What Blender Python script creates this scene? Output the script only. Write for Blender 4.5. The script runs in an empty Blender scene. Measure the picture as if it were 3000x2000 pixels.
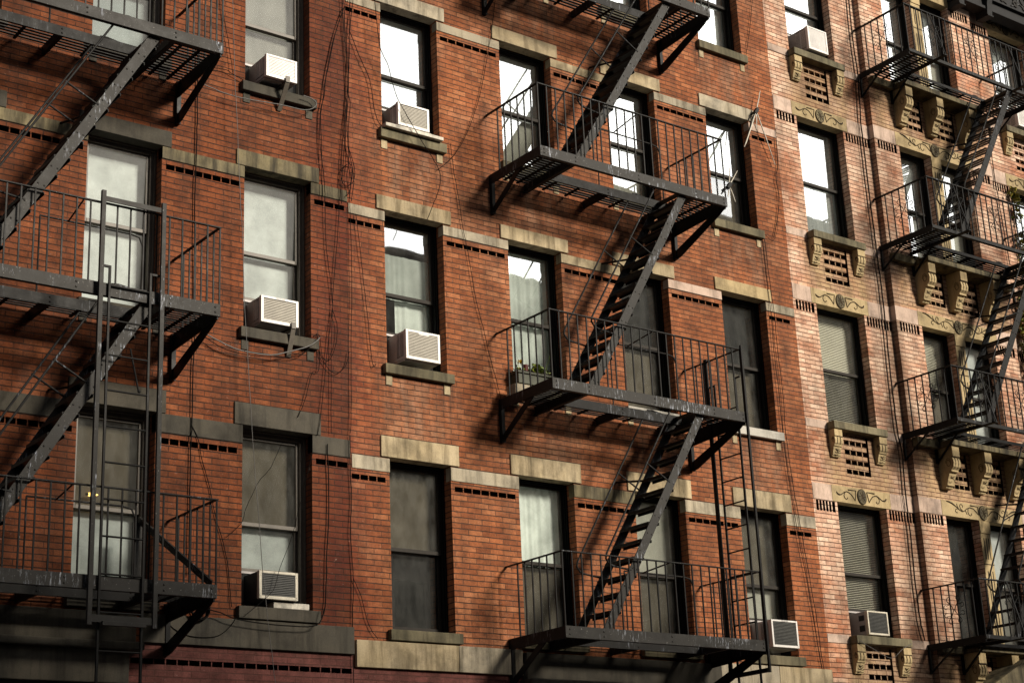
import bpy, bmesh, math, random
from mathutils import Vector, Matrix
R = math.radians
random.seed(7)
SC = bpy.context.scene
COL = SC.collection

# ------------------------------------------------------------------ camera
CAM = Vector((-10.3405, -16.0401, 1.7))
cd = bpy.data.cameras.new("camera")
cd.lens = 36.0 * 4955.2347 / 3000.0
cd.sensor_width = 36.0
cd.clip_start = 0.1
cd.clip_end = 3000.0
cam = bpy.data.objects.new("camera", cd)
COL.objects.link(cam)
_r = Vector((0.800248064, -0.598116549, -0.043123413))
_u = Vector((-0.15609564, -0.277200616, 0.948047451))
_f = Vector((0.578996707, 0.751941761, 0.315192642))
cam.matrix_world = Matrix(((_r.x, _u.x, -_f.x, CAM.x), (_r.y, _u.y, -_f.y, CAM.y), (_r.z, _u.z, -_f.z, CAM.z), (0, 0, 0, 1)))
SC.camera = cam

# ------------------------------------------------------------------ light
SUN_DIR = Vector((0.45, -1.0, 0.49)).normalized()      # from the wall towards the sun
elev = math.asin(SUN_DIR.z)
azim = math.atan2(SUN_DIR.x, SUN_DIR.y)
w = bpy.data.worlds.new("World")
SC.world = w
w.use_nodes = True
nt = w.node_tree
nt.nodes.clear()
def wn(t, **k):
    n = nt.nodes.new(t)
    for a, b in k.items():
        setattr(n, a, b)
    return n
wo = wn('ShaderNodeOutputWorld')
bg = wn('ShaderNodeBackground')
bg.inputs['Strength'].default_value = 0.05
sky = wn('ShaderNodeTexSky', sky_type='NISHITA', sun_disc=False)
sky.sun_elevation = elev
sky.sun_rotation = azim
sky.air_density = 1.2
sky.dust_density = 0.4
tc = wn('ShaderNodeTexCoord')
mp = wn('ShaderNodeMapping')
mp.inputs['Scale'].default_value = (1.6, 1.6, 4.0)
nz = wn('ShaderNodeTexNoise')
nz.inputs['Scale'].default_value = 1.7
nz.inputs['Detail'].default_value = 7.0
nz.inputs['Roughness'].default_value = 0.55
rp = wn('ShaderNodeValToRGB')
rp.color_ramp.elements[0].position = 0.20
rp.color_ramp.elements[1].position = 0.42
mx = wn('ShaderNodeMixRGB')
# cloud brightness, in the sky texture's own scale: dull overhead, a bright cloud added beside the sun for the panes to mirror
dt = wn('ShaderNodeVectorMath', operation='DOT_PRODUCT')
dt.inputs[1].default_value = Vector((math.sin(R(44)) * math.cos(R(24)), -math.cos(R(44)) * math.cos(R(24)), math.sin(R(24))))
nt.links.new(tc.outputs['Generated'], dt.inputs[0])
m0 = wn('ShaderNodeMath', operation='MAXIMUM'); nt.links.new(dt.outputs['Value'], m0.inputs[0]); m0.inputs[1].default_value = 0.0
m1 = wn('ShaderNodeMath', operation='POWER'); nt.links.new(m0.outputs[0], m1.inputs[0]); m1.inputs[1].default_value = 26.0
cm = wn('ShaderNodeMixRGB'); cm.inputs['Color1'].default_value = (3.2, 3.2, 3.4, 1); cm.inputs['Color2'].default_value = (78.0, 76.5, 73.0, 1)
nt.links.new(m1.outputs[0], cm.inputs['Fac'])
nt.links.new(cm.outputs['Color'], mx.inputs['Color2'])
nt.links.new(tc.outputs['Generated'], mp.inputs['Vector'])
nt.links.new(mp.outputs['Vector'], nz.inputs['Vector'])
nt.links.new(nz.outputs['Fac'], rp.inputs['Fac'])
nt.links.new(rp.outputs['Color'], mx.inputs['Fac'])
nt.links.new(sky.outputs['Color'], mx.inputs['Color1'])
nt.links.new(mx.outputs['Color'], bg.inputs['Color'])
nt.links.new(bg.outputs['Background'], wo.inputs['Surface'])

sd = bpy.data.lights.new("sun", 'SUN')
sd.energy = 4.6
sd.angle = R(12.0)
sd.color = (1.0, 0.90, 0.75)
sun = bpy.data.objects.new("sun", sd)
sun.rotation_euler = (-SUN_DIR).to_track_quat('-Z', 'Y').to_euler()
sun.location = (10, -40, 40)
COL.objects.link(sun)

SC.view_settings.view_transform = 'Standard'
SC.view_settings.look = 'None'
SC.view_settings.gamma = 1.0
SC.view_settings.exposure = 0.35
SC.view_settings.use_curve_mapping = False

# ------------------------------------------------------------------ helpers
class MB:
    """collects shapes in world coordinates, links them as one mesh object"""
    def __init__(s):
        s.v = []; s.f = []; s.m = []; s.s = []
    def add(s, vs, fs, m=0, smooth=False):
        o = len(s.v)
        s.v += [tuple(p) for p in vs]
        for f in fs:
            s.f.append(tuple(i + o for i in f)); s.m.append(m); s.s.append(smooth)
        return s
    def quad(s, a, b, c, d, m=0):
        return s.add((a, b, c, d), ((0, 1, 2, 3),), m)
    def box(s, x0, x1, y0, y1, z0, z1, m=0):
        vs = [(x0, y0, z0), (x1, y0, z0), (x1, y1, z0), (x0, y1, z0), (x0, y0, z1), (x1, y0, z1), (x1, y1, z1), (x0, y1, z1)]
        return s.add(vs, ((3, 2, 1, 0), (4, 5, 6, 7), (0, 1, 5, 4), (1, 2, 6, 5), (2, 3, 7, 6), (3, 0, 4, 7)), m)
    def bar(s, p, q, w, h, up=(0, 0, 1), m=0):
        p = Vector(p); q = Vector(q); d = (q - p).normalized()
        a = d.cross(Vector(up))
        if a.length < 1e-4: a = d.cross(Vector((1, 0, 0)))
        a.normalize(); b = a.cross(d)
        a *= w / 2; b *= h / 2
        vs = [p - a - b, p + a - b, p + a + b, p - a + b, q - a - b, q + a - b, q + a + b, q - a + b]
        return s.add(vs, ((3, 2, 1, 0), (4, 5, 6, 7), (0, 1, 5, 4), (1, 2, 6, 5), (2, 3, 7, 6), (3, 0, 4, 7)), m)
    def tube(s, pts, r, n=6, m=0, rads=None):
        pts = [Vector(p) for p in pts]
        rings = []
        a = None
        for i, p in enumerate(pts):
            d = (pts[min(i + 1, len(pts) - 1)] - pts[max(i - 1, 0)])
            if d.length < 1e-9: d = Vector((0, 0, 1))
            d.normalize()
            if a is None:
                a = d.orthogonal().normalized()
            else:
                a = a - d * a.dot(d)
                if a.length < 1e-6: a = d.orthogonal()
                a.normalize()
            b = d.cross(a)
            rr = rads[i] if rads else r
            rings.append([p + (a * math.cos(2 * math.pi * k / n) + b * math.sin(2 * math.pi * k / n)) * rr for k in range(n)])
        vs = [q for rg in rings for q in rg]
        fs = []
        for i in range(len(rings) - 1):
            for k in range(n):
                k2 = (k + 1) % n
                fs.append((i * n + k, i * n + k2, (i + 1) * n + k2, (i + 1) * n + k))
        s.add(vs, fs, m, True)
        s.add(rings[0], (tuple(range(n - 1, -1, -1)),), m)
        s.add(rings[-1], (tuple(range(n)),), m)
        return s
    def prism(s, poly, axis, c0, c1, m=0):
        """polygon in the two other axes (x,z for 'y'; y,z for 'x'; x,y for 'z') drawn out along axis"""
        def P(a, b, c):
            return (a, c, b) if axis == 'y' else ((c, a, b) if axis == 'x' else (a, b, c))
        n = len(poly)
        vs = [P(a, b, c0) for a, b in poly] + [P(a, b, c1) for a, b in poly]
        fs = [tuple(range(n - 1, -1, -1)), tuple(range(n, 2 * n))]
        for i in range(n):
            k = (i + 1) % n
            fs.append((i, k, n + k, n + i))
        return s.add(vs, fs, m)
    def dome(s, c, nrm, r, m=0, h=0.7):
        c = Vector(c); nrm = Vector(nrm).normalized(); a = nrm.orthogonal().normalized(); b = nrm.cross(a)
        vs = []
        for rr, hh in ((1.0, 0.0), (0.75, 0.6 * h)):
            for k in range(8):
                t = 2 * math.pi * k / 8
                vs.append(c + (a * math.cos(t) + b * math.sin(t)) * r * rr + nrm * r * hh)
        vs.append(c + nrm * r * h)
        fs = [(k, (k + 1) % 8, 8 + (k + 1) % 8, 8 + k) for k in range(8)] + [(8 + k, 8 + (k + 1) % 8, 16) for k in range(8)]
        return s.add(vs, fs, m, True)
    def build(s, name, mat, parent=None, O=(0, 0, 0), bevel=0.0, recalc=True):
        me = bpy.data.meshes.new(name)
        me.from_pydata([(p[0] - O[0], p[1] - O[1], p[2] - O[2]) for p in s.v], [], s.f)
        mats = mat if isinstance(mat, (list, tuple)) else [mat]
        for mm in mats: me.materials.append(mm)
        for p, mi, sm in zip(me.polygons, s.m, s.s):
            p.material_index = mi; p.use_smooth = sm
        me.update()
        if recalc:
            bm = bmesh.new(); bm.from_mesh(me)
            bmesh.ops.recalc_face_normals(bm, faces=bm.faces)
            bm.to_mesh(me); bm.free()
        o = bpy.data.objects.new(name, me)
        COL.objects.link(o)
        if parent is not None:
            o.parent = parent
        else:
            o.location = O
        if bevel > 0:
            b = o.modifiers.new('bevel', 'BEVEL')
            b.width = bevel; b.segments = 2; b.limit_method = 'ANGLE'; b.angle_limit = R(40)
        return o

def tag(o, label=None, cat=None, group=None, kind=None):
    if label: o['label'] = label
    if cat: o['category'] = cat
    if group: o['group'] = group
    if kind: o['kind'] = kind
    return o

def thing(name, loc, label, cat, group=None):
    o = bpy.data.objects.new(name, None)
    o.empty_display_size = 0.2
    COL.objects.link(o); o.location = loc
    return tag(o, label, cat, group)

# ------------------------------------------------------------------ materials
class NT:
    def __init__(s, name):
        s.mat = bpy.data.materials.new(name); s.mat.use_nodes = True
        s.t = s.mat.node_tree; s.t.nodes.clear()
        s.out = s.n('ShaderNodeOutputMaterial')
    def n(s, t, props=None, **ins):
        x = s.t.nodes.new(t)
        for a, b in (props or {}).items(): setattr(x, a, b)
        for a, b in ins.items(): s.set(x, a.replace('_', ' '), b)
        return x
    def set(s, x, key, b):
        i = x.inputs[int(key[1:])] if key[0] == '#' else x.inputs[key]
        if isinstance(b, bpy.types.NodeSocket): s.t.links.new(b, i)
        else: i.default_value = b
    def math(s, op, a, b=0.0, c=0.0, clamp=False):
        x = s.t.nodes.new('ShaderNodeMath'); x.operation = op; x.use_clamp = clamp
        for k, q in enumerate((a, b, c)):
            if isinstance(q, bpy.types.NodeSocket): s.t.links.new(q, x.inputs[k])
            else: x.inputs[k].default_value = q
        return x.outputs[0]
    def mix(s, f, a, b, blend='MIX'):
        x = s.t.nodes.new('ShaderNodeMixRGB'); x.blend_type = blend
        for k, q in zip(('Fac', 'Color1', 'Color2'), (f, a, b)):
            if isinstance(q, bpy.types.NodeSocket): s.t.links.new(q, x.inputs[k])
            else: x.inputs[k].default_value = q if k == 'Fac' else (*q[:3], 1.0)
        return x.outputs[0]
    def ramp(s, f, els, interp='LINEAR'):
        x = s.t.nodes.new('ShaderNodeValToRGB'); r = x.color_ramp; r.interpolation = interp
        while len(r.elements) < len(els): r.elements.new(0.5)
        for e, (p, c) in zip(r.elements, els):
            e.position = p; e.color = (*c, 1.0) if isinstance(c, tuple) else (c, c, c, 1.0)
        s.t.links.new(f, x.inputs['Fac'])
        return x.outputs['Color']
    def noise(s, vec, scale, detail=4.0, rough=0.55, sc=None, dist=0.0):
        if sc:
            m = s.n('ShaderNodeMapping', Vector=vec, Scale=sc); vec = m.outputs[0]
        return s.n('ShaderNodeTexNoise', Vector=vec, Scale=scale, Detail=detail, Roughness=rough, Distortion=dist).outputs['Fac']
    def finish(s, col, rough=0.7, metal=0.0, spec=0.4, height=None, bs=0.3, bd=0.01, **kw):
        b = s.n('ShaderNodeBsdfPrincipled')
        for k, v in (('Base Color', col), ('Roughness', rough), ('Metallic', metal), ('Specular IOR Level', spec), *[(a.replace('_', ' '), q) for a, q in kw.items()]):
            if isinstance(v, bpy.types.NodeSocket): s.t.links.new(v, b.inputs[k])
            else: b.inputs[k].default_value = (*v[:3], 1.0) if isinstance(v, tuple) else v
        if height is not None:
            bp = s.n('ShaderNodeBump', Height=height, Strength=bs, Distance=bd)
            s.t.links.new(bp.outputs['Normal'], b.inputs['Normal'])
        s.t.links.new(b.outputs[0], s.out.inputs['Surface'])
        return s.mat

def band(t, x, c, half, soft):
    """1 inside |x-c|<half, falling to 0 over soft"""
    d = t.math('ABSOLUTE', t.math('SUBTRACT', x, c))
    return t.math('SUBTRACT', 1.0, t.math('DIVIDE', t.math('SUBTRACT', d, half), soft, clamp=True), clamp=True)

def brick_mat(name, tones, mortar, patch=(0.5, 0.3, 0.2), patch_amt=0.4, patch_pos=0.56, soot=0.5, bw=0.205, rh=0.0675, extra=None, brick_patch=0.0):
    t = NT(name)
    pos = t.n('ShaderNodeNewGeometry').outputs['Position']
    sp = t.n('ShaderNodeSeparateXYZ', Vector=pos)
    x, y, z = sp.outputs
    u = t.math('ADD', x, y)
    wob = t.noise(pos, 2.3, 2.0)
    zz = t.math('ADD', z, t.math('MULTIPLY', t.math('SUBTRACT', wob, 0.5), 0.016))
    uv = t.n('ShaderNodeCombineXYZ', X=u, Y=zz, Z=0.0).outputs[0]
    bt = t.n('ShaderNodeTexBrick', {'offset': 0.5, 'offset_frequency': 2, 'squash': 1.0, 'squash_frequency': 2}, Vector=uv, Scale=1.0, Mortar_Size=0.0062, Mortar_Smooth=0.25, Bias=0.0, Brick_Width=bw, Row_Height=rh)
    bt.inputs['Color1'].default_value = (0, 0, 0, 1); bt.inputs['Color2'].default_value = (1, 1, 1, 1); bt.inputs['Mortar'].default_value = (0.5, 0.5, 0.5, 1)
    tone = t.n('ShaderNodeSeparateColor', Color=bt.outputs['Color']).outputs[0]
    fac = bt.outputs['Fac']
    col = t.ramp(tone, tones)
    fine = t.noise(pos, 55.0, 5.0, 0.7)
    med = t.noise(pos, 9.0, 4.0, 0.6)
    col = t.mix(1.0, col, t.ramp(fine, ((0.25, 0.62), (0.75, 1.30))), 'MULTIPLY')
    col = t.mix(1.0, col, t.ramp(med, ((0.3, 0.70), (0.7, 1.18))), 'MULTIPLY')
    # pale bloom in patches, broken by brick
    pn = t.noise(pos, 1.0, 6.0, 0.62, (0.9, 0.9, 1.25))
    pm = t.ramp(pn, ((patch_pos - 0.06, 0.0), (patch_pos + 0.12, 1.0)))
    pm = t.math('MULTIPLY', pm, t.math('ADD', 1.0 - brick_patch, t.math('MULTIPLY', tone, brick_patch)))
    pm = t.math('MULTIPLY', pm, t.ramp(fine, ((0.3, 0.45), (0.65, 1.0))))
    col = t.mix(t.math('MULTIPLY', pm, patch_amt), col, patch)
    if extra: col = extra(t, col, x, y, z, pos, tone, fine)
    # flecks of old mortar and chipped faces
    fk = t.noise(pos, 1.0, 3.0, 0.7, (22.0, 22.0, 60.0))
    fa = t.noise(pos, 1.4, 3.0, 0.6)
    col = t.mix(t.math('MULTIPLY', t.math('MULTIPLY', t.ramp(fk, ((0.62, 0.0), (0.70, 1.0))), t.ramp(fa, ((0.4, 0.1), (0.62, 1.0)))), 0.5), col, tuple(min(1, 0.25 + c * 0.7) for c in patch))
    dk = t.noise(pos, 1.0, 4.0, 0.7, (9.0, 9.0, 26.0))
    col = t.mix(t.math('MULTIPLY', t.ramp(dk, ((0.54, 0.0), (0.70, 1.0))), 0.6), col, (0.05, 0.025, 0.016))
    # soot: drips and grime
    dn = t.noise(pos, 1.0, 6.0, 0.65, (3.2, 3.2, 0.55))
    col = t.mix(t.math('MULTIPLY', t.ramp(dn, ((0.44, 0.0), (0.70, 1.0))), soot), col, (0.035, 0.022, 0.016))
    gn = t.noise(pos, 0.55, 4.0, 0.6)
    col = t.mix(1.0, col, t.ramp(gn, ((0.3, 0.74), (0.7, 1.12))), 'MULTIPLY')
    bl = t.noise(pos, 3.2, 6.0, 0.7)
    col = t.mix(1.0, col, t.ramp(bl, ((0.32, 0.62), (0.5, 1.0), (0.7, 1.16))), 'MULTIPLY')
    mcol = t.mix(t.ramp(med, ((0.35, 0.0), (0.7, 1.0))), mortar, tuple(min(1, c * 1.9) for c in mortar))
    jn = t.noise(pos, 14.0, 4.0, 0.7)
    fz = t.math('FRACT', t.math('DIVIDE', zz, rh))
    dz = t.math('MULTIPLY', t.math('MINIMUM', fz, t.math('SUBTRACT', 1.0, fz)), rh)
    bed = t.math('SUBTRACT', 1.0, t.math('DIVIDE', t.math('SUBTRACT', dz, 0.0045), 0.0035, clamp=True), clamp=True)
    joint = t.math('MAXIMUM', t.math('MULTIPLY', bed, t.ramp(jn, ((0.30, 0.55), (0.5, 1.0)))), t.math('MULTIPLY', fac, t.ramp(jn, ((0.36, 0.15), (0.62, 0.85)))))
    col = t.mix(joint, col, mcol)
    h = t.math('ADD', t.math('MULTIPLY', t.math('SUBTRACT', 1.0, fac), 1.0), t.math('ADD', t.math('MULTIPLY', fine, 0.25), t.math('MULTIPLY', tone, 0.25)))
    return t.finish(col, 0.86, 0.0, 0.2, h, 0.7, 0.008)

def runs(t, col, x, z, pos, cols, tops):
    n = t.noise(pos, 1.0, 5.0, 0.7, (13.0, 13.0, 0.9))
    for xa, xb in cols:
        for zt in tops:
            dz = t.math('SUBTRACT', zt, z)
            m = t.math('MULTIPLY', t.math('GREATER_THAN', dz, 0.0), t.math('SUBTRACT', 1.0, t.math('DIVIDE', dz, 0.75, clamp=True), clamp=True))
            ends = t.math('MAXIMUM', band(t, x, xa, 0.07, 0.12), band(t, x, xb, 0.07, 0.12))
            m = t.math('MULTIPLY', m, t.math('MULTIPLY', t.math('MAXIMUM', ends, t.math('MULTIPLY', band(t, x, (xa + xb) / 2, 0.3, 0.2), 0.45)), t.ramp(n, ((0.40, 0.0), (0.58, 1.0)))))
            col = t.mix(t.math('MULTIPLY', m, 0.75), col, (0.045, 0.026, 0.018))
    return col

def extra_A(t, col, x, y, z, pos, tone, fine):
    col = runs(t, col, x, z, pos, ((-3.7, -2.8), (-1.8, -0.9)), (10.89, 7.83))
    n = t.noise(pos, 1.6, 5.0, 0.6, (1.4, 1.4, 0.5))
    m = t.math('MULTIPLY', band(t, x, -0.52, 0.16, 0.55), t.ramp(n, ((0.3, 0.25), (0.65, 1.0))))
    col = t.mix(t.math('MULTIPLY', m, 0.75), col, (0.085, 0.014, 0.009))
    sp = t.noise(pos, 26.0, 2.0, 0.5, (1.0, 1.0, 0.35))         # white droppings and paint spots on the lower storey
    low = t.math('SUBTRACT', 1.0, t.math('DIVIDE', t.math('SUBTRACT', z, 6.6), 0.8, clamp=True), clamp=True)
    return t.mix(t.math('MULTIPLY', t.ramp(sp, ((0.735, 0.0), (0.76, 0.8))), low), col, (0.55, 0.47, 0.40))

def extra_B(t, col, x, y, z, pos, tone, fine):
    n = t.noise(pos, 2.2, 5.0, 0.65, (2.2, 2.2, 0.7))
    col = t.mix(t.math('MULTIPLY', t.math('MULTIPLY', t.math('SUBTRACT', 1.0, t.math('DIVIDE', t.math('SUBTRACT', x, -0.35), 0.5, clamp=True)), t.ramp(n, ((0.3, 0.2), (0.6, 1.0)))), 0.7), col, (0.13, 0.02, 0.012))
    col = runs(t, col, x, z, pos, ((0.1, 1.03), (1.98, 2.9), (5.74, 6.68)), (13.62, 10.76, 7.70))
    # washed-out brick below the sills
    for zc, hh in ((7.32, 0.42), (10.35, 0.38), (13.2, 0.35)):
        for xc in (0.58, 2.45, 4.32, 6.2):
            m = t.math('MULTIPLY', t.math('MULTIPLY', band(t, x, xc, 0.35, 0.3), band(t, z, zc, hh - 0.15, 0.3)), t.ramp(n, ((0.42, 0.0), (0.62, 1.0))))
            col = t.mix(t.math('MULTIPLY', m, 0.5), col, (0.33, 0.20, 0.13))
    return col

def extra_C(t, col, x, y, z, pos, tone, fine):
    n = t.noise(pos, 1.5, 5.0, 0.6, (1.6, 1.6, 0.8))
    fr = t.math('FRACT', t.math('DIVIDE', t.math('SUBTRACT', z, 10.22), 3.045))
    zone = t.math('SUBTRACT', 1.0, t.math('DIVIDE', t.math('SUBTRACT', fr, 0.22), 0.10, clamp=True), clamp=True)
    xs = t.math('MAXIMUM', band(t, x, 8.30, 0.55, 0.3), band(t, x, 10.885, 1.25, 0.3))
    buff = t.mix(tone, (0.44, 0.31, 0.17), (0.31, 0.19, 0.10))
    col = t.mix(t.math('MULTIPLY', t.math('MULTIPLY', zone, xs), t.ramp(n, ((0.35, 0.45), (0.6, 0.95)))), col, buff)
    m = t.math('MULTIPLY', band(t, x, 9.30, 0.12, 0.35), t.ramp(n, ((0.3, 0.35), (0.6, 1.0))))
    m2 = t.math('MULTIPLY', m, t.math('SUBTRACT', 1.0, t.math('DIVIDE', t.math('SUBTRACT', z, 10.5), 5.0, clamp=True), clamp=True))
    return t.mix(t.math('MULTIPLY', m2, 0.7), col, (0.09, 0.055, 0.03))

M = {}
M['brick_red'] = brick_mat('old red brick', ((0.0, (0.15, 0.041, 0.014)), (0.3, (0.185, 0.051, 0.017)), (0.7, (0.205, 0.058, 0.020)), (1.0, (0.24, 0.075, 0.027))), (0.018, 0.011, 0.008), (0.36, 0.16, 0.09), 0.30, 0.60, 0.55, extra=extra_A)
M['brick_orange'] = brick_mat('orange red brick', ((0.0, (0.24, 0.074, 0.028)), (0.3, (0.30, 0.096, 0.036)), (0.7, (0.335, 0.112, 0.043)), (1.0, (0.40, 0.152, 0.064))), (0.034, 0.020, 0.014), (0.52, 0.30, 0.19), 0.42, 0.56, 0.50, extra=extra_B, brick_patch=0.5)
M['brick_pale'] = brick_mat('salt bleached pink brick', ((0.0, (0.40, 0.14, 0.066)), (0.3, (0.46, 0.18, 0.092)), (0.6, (0.52, 0.23, 0.125)), (0.85, (0.58, 0.30, 0.18)), (1.0, (0.48, 0.21, 0.115))), (0.060, 0.030, 0.020), (0.84, 0.67, 0.52), 0.85, 0.43, 0.40, extra=extra_C, brick_patch=0.55)
M['brick_paint'] = brick_mat('plum painted brick', ((0.0, (0.15, 0.050, 0.042)), (1.0, (0.18, 0.064, 0.054))), (0.06, 0.025, 0.02), (0.2, 0.09, 0.08), 0.2, 0.6, 0.4)
M['brick_hidden'] = brick_mat('brown brick', ((0.0, (0.16, 0.10, 0.07)), (1.0, (0.24, 0.16, 0.11))), (0.12, 0.10, 0.08), (0.3, 0.25, 0.2), 0.2, 0.6, 0.3)

def stone_mat(name, a, b, dark=(0.05, 0.042, 0.03), stain=0.6, pos_s=0.55):
    t = NT(name)
    pos = t.n('ShaderNodeNewGeometry').outputs['Position']
    n1 = t.noise(pos, 2.6, 6.0, 0.62, (1.0, 1.0, 0.7))
    n2 = t.noise(pos, 70.0, 4.0, 0.7)
    st = t.noise(pos, 1.0, 6.0, 0.66, (8.0, 8.0, 0.9))
    b2 = t.noise(pos, 1.7, 5.0, 0.65)
    rnd = t.n('ShaderNodeObjectInfo').outputs['Random']
    col = t.mix(t.ramp(n1, ((0.35, 0.0), (0.65, 1.0))), a, b)
    col = t.mix(1.0, col, t.ramp(rnd, ((0.0, 0.82), (1.0, 1.12))), 'MULTIPLY')
    col = t.mix(1.0, col, t.ramp(n2, ((0.25, 0.80), (0.75, 1.15))), 'MULTIPLY')
    col = t.mix(t.math('MULTIPLY', t.ramp(st, ((pos_s - 0.06, 0.0), (pos_s + 0.14, 1.0))), min(1.0, stain * 1.3)), col, dark)
    col = t.mix(1.0, col, t.ramp(b2, ((0.36, 0.55), (0.52, 1.0), (0.7, 1.12))), 'MULTIPLY')
    return t.finish(col, 0.85, 0.0, 0.25, t.math('ADD', n2, n1), 0.25, 0.006)
M['stone_buff'] = stone_mat('buff sandstone', (0.44, 0.36, 0.235), (0.36, 0.285, 0.17), (0.10, 0.075, 0.04), 0.6, 0.52)
M['stone_grey'] = stone_mat('weathered grey sandstone', (0.34, 0.30, 0.23), (0.42, 0.36, 0.26), (0.09, 0.075, 0.05), 0.6, 0.52)
M['stone_dark'] = stone_mat('soot dark brownstone', (0.055, 0.050, 0.040), (0.075, 0.066, 0.050), (0.02, 0.018, 0.014), 0.5)
M['stone_sooty'] = stone_mat('sooty olive sandstone', (0.20, 0.165, 0.09), (0.13, 0.11, 0.07), (0.035, 0.03, 0.02), 0.7, 0.48)
M['stone_sill'] = stone_mat('mossy sill stone', (0.20, 0.17, 0.105), (0.13, 0.115, 0.07), (0.04, 0.035, 0.022), 0.6, 0.5)
M['stone_ochre'] = stone_mat('carved ochre sandstone', (0.45, 0.345, 0.19), (0.37, 0.285, 0.155), (0.12, 0.085, 0.035), 0.45, 0.57)
M['stone_pink'] = stone_mat('pinkish band stone', (0.56, 0.42, 0.34), (0.46, 0.34, 0.27), (0.14, 0.10, 0.07), 0.5, 0.56)
M['stone_white'] = stone_mat('pale grey painted sill', (0.42, 0.40, 0.36), (0.36, 0.34, 0.30), (0.12, 0.11, 0.09), 0.4, 0.58)
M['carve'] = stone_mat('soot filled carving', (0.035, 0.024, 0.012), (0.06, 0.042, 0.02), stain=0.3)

def metal_mat(name, base, peel=0.0, rough=0.5):
    t = NT(name)
    pos = t.n('ShaderNodeNewGeometry').outputs['Position']
    n1 = t.noise(pos, 6.0, 5.0, 0.65)
    n2 = t.noise(pos, 90.0, 3.0, 0.6)
    col = t.mix(t.ramp(n1, ((0.35, 0.0), (0.7, 1.0))), base, tuple(c * 1.7 for c in base))
    if peel > 0:
        a = t.noise(pos, 2.2, 3.0, 0.6)
        b = t.noise(pos, 34.0, 5.0, 0.75, (1.0, 1.0, 0.16))
        m = t.math('MULTIPLY', t.ramp(a, ((0.50, 0.0), (0.64, 1.0))), t.ramp(b, ((0.55, 0.0), (0.63, 1.0))))
        col = t.mix(t.math('MULTIPLY', m, peel), col, t.mix(t.noise(pos, 30.0, 2.0), (0.22, 0.27, 0.38), (0.52, 0.52, 0.52)))
        s = t.noise(pos, 60.0, 2.0, 0.6)
        col = t.mix(t.math('MULTIPLY', t.ramp(s, ((0.70, 0.0), (0.74, 1.0))), peel * 0.6), col, (0.45, 0.43, 0.40))
    rr = t.ramp(n1, ((0.3, rough - 0.08), (0.7, rough + 0.12)))
    return t.finish(col, rr, 0.0, 0.10, t.math('ADD', n2, t.math('MULTIPLY', n1, 1.5)), 0.35, 0.003)
M['iron'] = metal_mat('brown black iron paint', (0.0085, 0.0082, 0.0078), 0.0, 0.48)
M['iron_peel'] = metal_mat('peeling iron paint', (0.025, 0.0238, 0.0222), 1.0, 0.5)
M['iron_dark'] = metal_mat('black iron paint', (0.006, 0.006, 0.006), 0.0, 0.45)
M['iron_grey'] = metal_mat('grey iron paint', (0.011, 0.0107, 0.0104), 0.35, 0.5)
M['cornice_paint'] = metal_mat('dark grey cornice paint', (0.016, 0.016, 0.017), 0.0, 0.6)

def plain(name, col, rough=0.6, var=0.2, scale=20.0, metal=0.0, bump=0.1, spec=0.4):
    t = NT(name)
    pos = t.n('ShaderNodeTexCoord').outputs['Object']
    n = t.noise(pos, scale, 5.0, 0.65)
    n2 = t.noise(pos, scale * 0.2, 3.0, 0.6, (1, 1, 0.5))
    c = t.mix(1.0, tuple(col), t.ramp(n, ((0.3, 1 - var), (0.7, 1 + var * 0.5))), 'MULTIPLY')
    c = t.mix(1.0, c, t.ramp(n2, ((0.3, 1 - var), (0.7, 1 + var * 0.4))), 'MULTIPLY')
    return t.finish(c, rough, metal, spec, n, bump, 0.004)
M['frame_dark'] = plain('dark brown window paint', (0.004, 0.0038, 0.0036), 0.7, spec=0.12)
M['frame_taupe'] = plain('taupe window paint', (0.115, 0.098, 0.078), 0.55)
M['sash_dark'] = plain('brown sash paint', (0.030, 0.026, 0.022), 0.65, spec=0.15)
M['sash_taupe'] = plain('taupe sash paint', (0.10, 0.085, 0.067), 0.5)
M['room'] = plain('dim room plaster', (0.16, 0.14, 0.12), 0.9)
M['tar'] = plain('roof tar', (0.04, 0.04, 0.04), 0.9)
M['ac_white'] = plain('off white metal casing', (0.74, 0.71, 0.68), 0.4, 0.12, 12.0)
M['ac_old'] = plain('yellowed casing', (0.62, 0.57, 0.46), 0.45, 0.25, 12.0)
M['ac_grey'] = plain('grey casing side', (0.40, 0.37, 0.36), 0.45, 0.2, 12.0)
M['ac_fin'] = plain('dusty condenser fins', (0.40, 0.37, 0.31), 0.55, 0.12, 30.0)
M['ac_fin_dark'] = plain('dark condenser fins', (0.045, 0.045, 0.04), 0.5, 0.4, 30.0)
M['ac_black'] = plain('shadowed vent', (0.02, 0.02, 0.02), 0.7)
M['ac_panel'] = plain('grey accordion panel', (0.17, 0.17, 0.165), 0.5)
M['print'] = plain('grey print', (0.30, 0.29, 0.29), 0.6)
M['cable'] = plain('black cable sheath', (0.005, 0.0045, 0.004), 0.8, spec=0.08)
M['cable_grey'] = plain('grey cable sheath', (0.10, 0.095, 0.09), 0.5)
M['board'] = plain('flaking white board', (0.60, 0.56, 0.48), 0.8, 0.5, 14.0)
M['stick'] = plain('pale bare rod', (0.52, 0.48, 0.40), 0.5)
M['planter'] = plain('olive planter box', (0.055, 0.060, 0.035), 0.6)
M['soil'] = plain('potting soil', (0.03, 0.02, 0.015), 0.95)
M['pot_red'] = plain('dark red pot', (0.10, 0.015, 0.010), 0.5)
M['petal'] = plain('yellow petal', (0.75, 0.55, 0.04), 0.6)
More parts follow.
